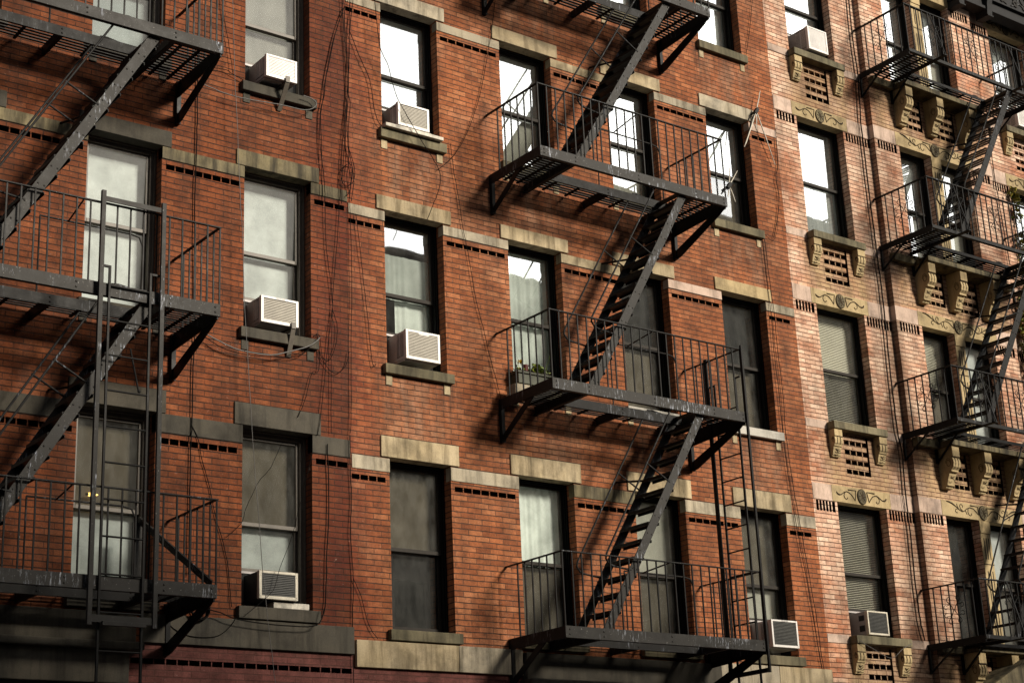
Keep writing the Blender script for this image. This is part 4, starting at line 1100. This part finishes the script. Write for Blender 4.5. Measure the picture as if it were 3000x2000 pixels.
aircon('white framed dark air conditioner at the lower right end of the middle fire escape', 6.03, 6.525, 4.785, 5.150, -0.15, (5.815, 6.617), 'ac_fin_dark', 'ac_white', text='FRIGIDAIRE', side='ac_white', frame_w=0.03)
aircon('pale air conditioner with dark square vents, in the window with slatted blinds', 8.005, 8.435, 5.065, 5.400, -0.10, (7.778, 8.75), 'ac_fin_dark', 'ac_old', vent='boxes', side='ac_grey', frame_w=0.026)
aircon('white air conditioner high up on the left sill of the pale house, over carved corbels', 7.985, 8.42, 14.185, 14.585, -0.20, (7.778, 8.75), 'ac_white', 'ac_white', side='ac_grey', frame_w=0.03)
aircon('cream louvred air conditioner at the right edge behind the top stair of the pale house', 13.22, 13.68, 14.185, 14.585, -0.20, (13.02, 13.99), 'ac_white', 'ac_white', side='ac_white', frame_w=0.03)

# ------------------------------------------------------------------ small things
q = MB(); q.box(0.10, 0.965, -0.13, 0.112, 10.890, 10.935); q.box(0.16, 0.80, -0.11, 0.10, 10.936, 10.950)
tag(q.build('wooden_board', M['board'], None, (0.5, -0.02, 10.888), 0.004), 'flaking white wooden board lying on a sill under the small grey finned air conditioner', 'board')
q = MB(); q.box(-1.42, -0.98, -0.05, 0.10, 4.83, 4.895)
tag(q.build('wooden_board', M['board'], None, (-1.2, 0, 4.83), 0.004), 'short pale board wedged under the yellowed old air conditioner', 'board')

# planter on the third landing
O = (2.15, -0.14, 7.823)
pr = thing('planter_box', O, 'olive green planter box of yellow green plants on the window sill behind the railing', 'planter')
q = MB(); xa, xb, ya, yb, za, zb_ = 1.93, 2.50, -0.20, 0.02, 7.826, 7.985
q.box(xa + .02, xb - .02, ya + .02, yb - .02, za, zb_); q.box(xa, xb, ya, yb, zb_ - 0.03, zb_ - 0.0005)
q.build('box', M['planter'], pr, O, 0.006)
q = MB(); q.box(xa + .012, xb - .012, ya + .012, yb - .012, zb_, zb_ + 0.012); q.build('soil', M['soil'], pr, O)
def leaf_clump(q, c, rad, n, size, seed, droop=0.0):
    rr = random.Random(seed)
    for _ in range(n):
        d = Vector((rr.gauss(0, 1), rr.gauss(0, 1), rr.gauss(0, 1))).normalized() * rr.random() ** 0.5
        p = Vector(c) + Vector((d.x * rad[0], d.y * rad[1], d.z * rad[2]))
        a = Vector((rr.gauss(0, 1), rr.gauss(0, 1) - 0.6, rr.gauss(0, .6) - droop)).normalized(); b = a.orthogonal().normalized()
        b = (b * math.cos(rr.random() * 6) + a.cross(b) * math.sin(rr.random() * 6)).normalized()
        s = size * rr.uniform(0.6, 1.25); k = a.cross(b) * s * 0.18
        q.add((p, p + a * s * .45 + b * s * .36 + k, p + a * s, p + a * s * .45 - b * s * .36 + k), ((0, 1, 2, 3),))
q = MB(); leaf_clump(q, (2.32, -0.10, 8.045), (0.17, 0.09, 0.075), 110, 0.075, 3); leaf_clump(q, (2.0, -0.11, 8.01), (0.06, 0.06, 0.03), 22, 0.06, 4)
q.tube([(2.42, -0.08, 8.0), (2.46, -0.10, 8.12), (2.50, -0.12, 8.22), (2.49, -0.14, 8.27)], 0.003, 4)
q.build('plant', M['leaf'], pr, O, recalc=False)
q = MB(); leaf_clump(q, (1.985, -0.15, 8.105), (0.018, 0.018, 0.018), 12, 0.04, 5); q.tube([(1.99, -0.14, 8.0), (1.985, -0.15, 8.10)], 0.003, 4); q.build('flower', M['petal'], pr, O, recalc=False)
O2 = (2.10, -0.11, 7.997); q = MB()
n = 14
ring = lambda r_, z_: [(2.115 + r_ * math.cos(2 * math.pi * k / n), -0.11 + r_ * math.sin(2 * math.pi * k / n), z_) for k in range(n)]
vs = ring(.032, 7.998) + ring(.040, 8.075) + ring(.044, 8.076) + ring(.044, 8.095) + ring(.034, 8.095) + ring(.030, 8.03)
fs = [(j_ * n + k, j_ * n + (k + 1) % n, (j_ + 1) * n + (k + 1) % n, (j_ + 1) * n + k) for j_ in range(5) for k in range(n)] + [tuple(range(n - 1, -1, -1)), tuple(5 * n + k for k in range(n))]
q.add(vs, fs, 0, False)
tag(q.build('flower_pot', M['pot_red'], None, O2), 'small dark red flower pot standing among the plants in the olive planter', 'flower pot')
O3 = (2.05, -0.12, 7.63); q = MB(); q.box(1.80, 2.10, -0.30, -0.12, 7.622, 7.76); q.box(1.815, 2.085, -0.285, -0.135, 7.7605, 7.775)
tag(q.build('concrete_block', M['stone_grey'], None, O3, 0.006), 'pale grey block lying on the landing in front of the olive planter', 'block')

# orange reflection in the left lowest window, added as a glowing shape
lm = NT('reflection glow'); e_ = lm.n('ShaderNodeEmission'); e_.inputs['Color'].default_value = (1.0, 0.55, 0.12, 1); e_.inputs['Strength'].default_value = 4.0
lm.t.links.new(e_.outputs[0], lm.out.inputs['Surface'])
O4 = (-3.39, 0.245, 5.90); lt_ = thing('reflection_glow', O4, 'small orange reflection, a glowing shape behind the pane of the lowest window on the left', 'reflection_glow')
q = MB(); q.tube([(-3.44, 0.245, 5.925), (-3.41, 0.245, 5.926), (-3.37, 0.245, 5.928), (-3.335, 0.245, 5.930)], 0.02, 8, rads=[0.018, 0.021, 0.016, 0.003]); q.build('glow_body', lm.mat, lt_, O4)
q = MB(); q.tube([(-3.47, 0.245, 5.925), (-3.441, 0.245, 5.925)], 0.013, 8); q.build('glow_end', M['frame_dark'], lt_, O4)

# broken aerials at the right window of the middle house
def rods(name, label, hub, ends, r0, extra=()):
    q = MB()
    for e in ends: q.tube([hub, ((Vector(hub) + Vector(e)) / 2 + Vector((0.006, 0, 0.004)))[:], e], r0, 5, rads=[r0, r0 * .9, r0 * .55])
    t = thing(name, hub, label, 'aerial', 'broken aerials by the right window of the middle house')
    q.build('rod', M['stick'], t, hub)
    h = MB(); h.bar((hub[0] - .035, hub[1] + .0, hub[2] - .05), (hub[0] + .03, hub[1], hub[2] + .04), 0.05, 0.055, (0, 1, 0)); h.bar((hub[0], hub[1] + .02, hub[2]), (hub[0] - .03, 0.0, hub[2] - .04), 0.02, 0.02)
    for e in extra: h.tube(e, 0.012, 5)
    h.build('clamp', M['iron_dark'], t, hub)
rods('aerial', 'broken rod aerial splayed from a black clamp at the right end of a stone lintel', (6.75, -0.10, 12.82), [(6.88, -0.10, 13.19), (6.30, -0.22, 12.07), (7.10, -0.05, 12.04), (6.70, -0.12, 12.50), (6.36, -0.2, 12.14)], 0.010, [[(6.74, -0.10, 12.8), (6.60, -0.13, 12.62), (6.50, -0.16, 12.40)]])
rods('aerial', 'small splayed rod aerial standing low before the right window of the middle house', (6.0, -0.13, 11.42), [(6.05, -0.13, 11.72), (6.20, -0.13, 11.70), (5.96, -0.13, 11.24), (6.09, -0.14, 11.18)], 0.010, [[(6.0, -0.12, 11.42), (5.84, -0.12, 11.26)]])

# ivy at the right edge
q = MB(); sp = MB()
for c, rad, n_, sd_ in (((12.93, -0.07, 12.86), (.15, .06, .16), 60, 11), ((12.95, -0.07, 12.55), (.06, .05, .22), 40, 12), ((12.96, -0.07, 12.02), (.15, .06, .22), 70, 13), ((12.98, -0.06, 11.6), (.12, .06, .25), 60, 14),
                       ((12.72, -0.12, 10.75), (.20, .10, .22), 170, 15), ((12.68, -0.14, 10.38), (.22, .11, .25), 230, 16), ((12.66, -0.13, 10.02), (.20, .10, .22), 170, 17), ((12.64, -0.10, 9.68), (.12, .07, .2), 70, 18), ((12.95, -0.1, 11.1), (.2, .08, .3), 120, 19), ((13.1, -0.1, 10.2), (.3, .1, .6), 220, 20)):
    leaf_clump(q, c, rad, n_, 0.085, sd_, 0.5)
O5 = (12.7, 0, 4.0); iv = thing('climbing_plant', O5, 'yellow green creeper hanging on the wall at the right edge behind the scrolled railing', 'climbing plant')
q.build('foliage', M['ivy'], iv, O5, recalc=False)
for pts in ([(12.7, -.03, 4.0), (12.72, -.03, 7), (12.68, -.03, 9.3), (12.8, -.03, 10.3), (12.95, -.03, 11.2), (12.97, -.03, 12.0), (12.92, -.03, 13.0)], [(12.68, -.03, 9.3), (12.9, -.03, 10.0), (13.05, -.03, 10.8)]): sp.tube(pts, 0.012, 5)
sp.build('stem', M['soil'], iv, O5)

# coil of cable
O6 = (-2.31, -0.08, 4.61); q = MB()
for k in range(5):
    rr = 0.098 + 0.008 * math.sin(k * 2.1)
    q.tube([(-2.313 + rr * math.cos(t * .35), -0.045 - 0.016 * k, 4.73 + rr * 1.0 * math.sin(t * .35) + 0.004 * k) for t in range(19)], 0.008, 6)
tag(q.build('cable_coil', M['cable'], None, O6), 'coil of black cable hung on the wall below the lowest left landing', 'cable coil')

# cables: name, distance from the wall, thickness, course (x, z), label, group, grey
def cable(pl, r, pts, label, group=None, grey=False, seed=0):
    rr = random.Random(seed); P = []
    ps = [Vector((a, pl, b)) for a, b in pts]
    for i in range(len(ps) - 1):                    # smooth course through the points
        p0, p1, p2, p3 = ps[max(i - 1, 0)], ps[i], ps[i + 1], ps[min(i + 2, len(ps) - 1)]
        for k in range(5):
            t = k / 5
            v = 0.5 * ((2 * p1) + (p2 - p0) * t + (2 * p0 - 5 * p1 + 4 * p2 - p3) * t * t + (3 * p1 - p0 - 3 * p2 + p3) * t ** 3)
            v.y += rr.uniform(-.004, .004); v.x += rr.uniform(-.0025, .0025); P.append(v)
    P.append(ps[-1])
    O = tuple(P[-1]); q = MB(); q.tube(P, r * 0.8, 5)
    return tag(q.build('cable', M['cable_grey' if grey else 'cable'], None, O), label, 'cable', group)
CB = [
    (-0.16, 0.0045, [(-2.05, 12.08), (-2.04, 11.96), (-2.01, 11.09), (-1.97, 10.39), (-1.92, 9.47), (-1.89, 8.98), (-1.86, 8.25), (-1.81, 7.54), (-1.76, 6.85), (-1.74, 6.58), (-1.68, 5.91), (-1.6, 5.08), (-1.52, 4.44), (-1.45, 3.96)], 'thin grey wire hanging from top to bottom before the strutted air conditioners', None, True),
    (-0.03, 0.009, [(-2.42, 11.31), (-2.41, 10.64), (-2.41, 10.14), (-2.42, 9.57), (-2.42, 9.13), (-2.4, 7.75), (-2.41, 7.31), (-2.41, 6.74), (-2.42, 6.53), (-2.42, 6.02), (-2.42, 5.38), (-2.42, 5.12)], 'thick dark cable running straight down the wall just right of the left landings', None, False),
    (-0.02, 0.006, [(-2.41, 6.74), (-2.33, 6.6), (-2.28, 6.37), (-2.2, 6.13), (-2.12, 5.8), (-2.03, 5.53), (-1.96, 5.26), (-1.93, 5.0), (-1.91, 4.81)], 'slack thin cable leaving the thick dark cable and slanting down to the lowest sill', None, False),
    (-0.13, 0.008, [(-2.38, 10.77), (-2.18, 10.74), (-1.95, 10.73), (-1.67, 10.75), (-1.36, 10.78), (-1.09, 10.79), (-0.95, 10.84), (-0.89, 10.92), (-0.95, 10.97), (-1.07, 10.98)], "pale grey cable looped round the end of the uppermost strutted air conditioner's sill", None, True),
    (-0.04, 0.006, [(-2.22, 11.07), (-2.06, 11.09), (-1.97, 11.06), (-1.82, 11.02), (-1.61, 10.98)], 'short cable stub slanting from the top left landing towards the upper strutted air conditioner', None, False),
    (-0.04, 0.005, [(-2.13, 12.08), (-2.08, 11.71), (-2.02, 11.42), (-1.97, 11.08)], 'thin wire dropping from the top edge beside the upper left railing end', None, False),
    (-0.12, 0.01, [(-2.33, 7.77), (-2.12, 7.7), (-1.92, 7.65), (-1.65, 7.64), (-1.46, 7.66), (-1.26, 7.73), (-1.02, 7.83), (-0.9, 7.92), (-0.86, 7.97)], 'grey cable sagging from the landing bracket under the white shaded window to its sill end', None, True),
    (-0.06, 0.006, [(-2.3, 7.76), (-2.08, 7.66), (-1.79, 7.63), (-1.41, 7.66), (-1.11, 7.72), (-0.89, 7.91)], 'thin black cable sagging below the grey one under the white shaded window', None, False),
    (-0.05, 0.006, [(-2.69, 4.66), (-2.59, 4.54), (-2.39, 4.47), (-2.12, 4.48), (-1.98, 4.56), (-1.88, 4.68)], 'thin cable hanging in a loop across the sooty base course below the coil', None, False),
    (-0.14, 0.008, [(-2.28, 4.75), (-2.1, 4.72), (-1.94, 4.67), (-1.65, 4.64), (-1.28, 4.63), (-0.94, 4.66), (-0.84, 4.85)], 'cable running from the coil along under the sill of the yellowed old air conditioner', None, False),
    (-0.04, 0.004, [(-1.32, 6.66), (-1.46, 6.37), (-1.59, 6.22), (-1.65, 6.11), (-1.76, 5.88), (-1.81, 5.72), (-1.99, 5.55)], 'thin broken wire slanting across the left side of the dark lower window pane', None, False),
    (-0.16, 0.004, [(-0.99, 6.57), (-1.13, 6.08), (-1.24, 5.65), (-1.34, 5.4), (-1.41, 5.23), (-1.48, 5.01), (-1.62, 4.87), (-1.84, 4.69)], 'thin wire falling in front of the yellowed old air conditioner', None, False),
    (-0.03, 0.008, [(-0.72, 6.74), (-0.71, 6.03), (-0.74, 5.51), (-0.77, 4.88), (-0.85, 4.74)], 'thick black cable ending at the right end of the lowest sooty sill', None, False),
    (-0.04, 0.006, [(-0.41, 12.56), (-0.42, 12.14), (-0.39, 11.73), (-0.38, 11.27), (-0.41, 10.88), (-0.4, 10.52), (-0.39, 10.34), (-0.42, 10.09), (-0.38, 9.83)], 'one of the dark strands hanging in the bundle between the left and middle houses', 'cable strands in the bundle between the houses', False),
    (-0.04, 0.006, [(-0.46, 12.54), (-0.44, 12.13), (-0.41, 11.76), (-0.4, 11.26), (-0.43, 10.76), (-0.45, 10.51), (-0.48, 10.14), (-0.5, 9.74)], 'one of the dark strands hanging in the bundle between the left and middle houses', 'cable strands in the bundle between the houses', False),
    (-0.04, 0.006, [(-0.34, 12.58), (-0.35, 12.19), (-0.37, 11.71), (-0.39, 11.29), (-0.36, 11.08), (-0.39, 10.77), (-0.38, 10.46), (-0.35, 10.29), (-0.32, 10.11), (-0.36, 9.8)], 'one of the dark strands hanging in the bundle between the left and middle houses', 'cable strands in the bundle between the houses', False),
    (-0.04, 0.006, [(-0.29, 12.6), (-0.35, 12.1), (-0.37, 11.58), (-0.4, 11.2), (-0.45, 10.75), (-0.49, 10.32), (-0.52, 9.77)], 'one of the dark strands hanging in the bundle between the left and middle houses', 'cable strands in the bundle between the houses', False),
    (-0.04, 0.006, [(-0.42, 12.43), (-0.56, 12.0), (-0.69, 11.4), (-0.73, 11.11), (-0.79, 10.85), (-0.79, 10.42), (-0.74, 10.02), (-0.73, 9.72)], 'dark cable branching left from the upper bundle past the end of the uppermost strutted sill', 'cables branching left from the upper bundle', False),
    (-0.04, 0.006, [(-0.44, 12.39), (-0.6, 11.87), (-0.71, 11.33), (-0.75, 11.04), (-0.78, 10.79), (-0.77, 10.37), (-0.77, 9.71)], 'dark cable branching left from the upper bundle past the end of the uppermost strutted sill', 'cables branching left from the upper bundle', False),
    (-0.04, 0.006, [(-0.4, 10.52), (-0.31, 10.24), (-0.34, 10.05), (-0.46, 9.99), (-0.5, 10.13), (-0.42, 10.27), (-0.34, 10.24), (-0.38, 9.95), (-0.43, 9.85)], 'tangled loops of black cable at the lower end of the upper bundle', None, False),
    (-0.04, 0.006, [(-0.35, 12.1), (-0.2, 11.76), (-0.07, 11.51), (-0.01, 11.11), (0.07, 10.93), (0.17, 10.95)], 'thin wire branching right from the upper bundle to the sill with the white board', None, False),
    (-0.035, 0.005, [(-0.53, 9.75), (-0.56, 9.27), (-0.62, 8.68), (-0.64, 8.39), (-0.66, 7.83), (-0.67, 7.14), (-0.67, 6.87)], 'straight black cable down the wall through the small white cable tie', None, False),
    (-0.035, 0.005, [(-0.73, 9.71), (-0.71, 9.1), (-0.66, 8.73), (-0.64, 8.45)], 'thin cable slanting down into the small white tie near the lower strutted sill', None, False),
    (-0.035, 0.005, [(-0.38, 9.81), (-0.37, 9.16), (-0.37, 8.58), (-0.39, 8.01), (-0.4, 7.17), (-0.42, 6.9)], 'black cable following the seam between left and middle houses beside the middle storey', None, False),
    (-0.035, 0.005, [(-0.3, 9.65), (-0.23, 9.04), (-0.16, 8.39), (-0.1, 7.8), (-0.05, 7.8)], 'thin wire slanting right from the seam to the large air conditioner sill', None, False),
    (-0.035, 0.005, [(-0.64, 8.39), (-0.7, 7.96), (-0.75, 7.54), (-0.8, 7.12), (-0.85, 6.82)], 'loose cable fanning down left from the small white tie', None, False),
    (-0.035, 0.005, [(-0.64, 8.36), (-0.58, 8.2), (-0.59, 7.98), (-0.69, 7.74), (-0.78, 7.78), (-0.82, 8.02), (-0.89, 8.0)], 'knotted cable curling from the small white tie to the sill end', None, False),
    (-0.035, 0.005, [(-0.84, 8.02), (-0.8, 7.78), (-0.69, 7.63), (-0.58, 7.6), (-0.46, 7.72), (-0.42, 7.89)], 'wide loop of black cable hanging under the knot beside the lower strutted sill', None, False),
    (-0.035, 0.005, [(-0.86, 8.04), (-0.82, 7.83), (-0.84, 7.58), (-0.92, 7.55), (-1.02, 7.2), (-1.11, 7.0)], 'stiff cable end hanging from the knot at the lower strutted sill and trailing down left', None, False),
    (-0.17, 0.006, [(-0.06, 12.66), (0.0, 11.98), (0.13, 11.68), (0.23, 11.33), (0.39, 11.07), (0.58, 10.81), (0.76, 10.58), (0.86, 10.42), (0.85, 10.21), (0.74, 9.94), (0.65, 9.73)], 'thin wire crossing before the window with the white board, curling to the lintel below', None, False),
    (-0.03, 0.005, [(1.98, 13.36), (1.89, 12.82), (1.8, 12.41), (1.63, 11.72), (1.42, 11.18), (1.19, 10.78), (0.92, 10.51)], 'faint wire slanting down from the top landing bracket to below the white board sill', None, False),
    (-0.03, 0.005, [(1.14, 10.93), (1.18, 10.55), (1.24, 10.2), (1.29, 9.8), (1.37, 9.39), (1.44, 8.93), (1.54, 8.53), (1.64, 8.12), (1.72, 7.84), (1.78, 7.61)], 'thin wire down the brick pier left of the planter window', None, False),
    (-0.03, 0.006, [(-0.42, 6.88), (-0.42, 6.56), (-0.41, 6.07), (-0.43, 5.71), (-0.4, 5.2), (-0.42, 4.7), (-0.41, 4.02)], 'thin cable down the seam left of the brown shaded window', None, False),
    (-0.03, 0.005, [(-0.4, 5.23), (-0.3, 5.03), (-0.21, 4.73), (-0.09, 4.57)], 'slack wire slanting right to the stained sill of the brown shaded window', None, False),
    (-0.03, 0.005, [(7.0, 14.87), (6.87, 14.3), (6.75, 13.87), (6.7, 13.68)], "thin wire dropping to the sill right of the middle fire escape top landing", None, False),
    (-0.03, 0.007, [(7.21, 12.66), (7.18, 12.07), (7.11, 11.83), (7.14, 11.54), (7.06, 11.18), (6.94, 10.84)], 'knotted black wire down the seam beside the splayed rod aerial', None, False),
    (-0.03, 0.006, [(6.68, 10.84), (6.69, 10.55), (6.7, 10.15), (6.72, 9.57), (6.71, 9.04), (6.73, 8.47), (6.73, 7.8), (6.76, 7.12), (6.81, 6.59), (6.9, 5.91), (6.98, 5.22), (7.03, 4.7), (7.1, 4.3)], 'one of two thin cables running side by side down the middle house', 'paired thin cables down the right edge of the middle house', False),
    (-0.03, 0.006, [(6.74, 10.85), (6.75, 10.57), (6.76, 10.17), (6.79, 9.58), (6.79, 9.05), (6.81, 8.48), (6.79, 7.8), (6.83, 7.13), (6.89, 6.59), (6.97, 5.92), (7.04, 5.22), (7.07, 4.71), (7.13, 4.3)], 'one of two thin cables running side by side down the middle house', 'paired thin cables down the right edge of the middle house', False),
    (-0.04, 0.014, [(9.27, 15.63), (9.24, 14.81), (9.26, 14.12), (9.2, 13.29), (9.2, 12.76), (9.2, 11.97), (9.21, 11.29), (9.21, 10.93), (9.22, 10.48), (9.21, 9.81), (9.19, 9.07), (9.19, 8.47), (9.2, 8.11), (9.24, 7.87), (9.21, 7.21), (9.21, 6.59), (9.19, 5.96), (9.2, 5.36), (9.25, 5.05)], 'thick black cable running down the inner corner left of the projecting bay', None, False),
    (-0.03, 0.006, [(9.2, 15.63), (9.17, 14.81), (9.19, 14.12), (9.13, 13.29), (9.13, 12.76), (9.13, 11.97), (9.14, 11.29), (9.14, 10.93), (9.15, 10.48), (9.14, 9.81), (9.12, 9.07), (9.12, 8.47), (9.13, 8.11), (9.17, 7.87), (9.14, 7.21), (9.14, 6.59), (9.12, 5.96), (9.13, 5.36), (9.18, 5.05)], 'thin cable beside the thick black one left of the projecting bay', None, False),
    (-0.17, 0.005, [(7.72, 4.95), (7.94, 4.86), (8.33, 4.74), (8.57, 4.87), (8.8, 4.97)], 'pale wire hanging in a V below the square vented air conditioner', None, True),
    (-0.03, 0.01, [(12.54, 13.66), (12.54, 13.09), (12.55, 12.76), (12.57, 12.28), (12.59, 11.82), (12.61, 11.51)], 'dark cable down the wall right of the bay behind the scrolled railings', None, False),
    (-0.03, 0.004, [(7.07, 11.14), (7.02, 10.96), (6.91, 10.78), (6.76, 10.85)], 'short bent wire at the right sill end under the lower aerial', None, False),
]
for k_, c_ in enumerate(CB): cable(*c_, seed=k_)
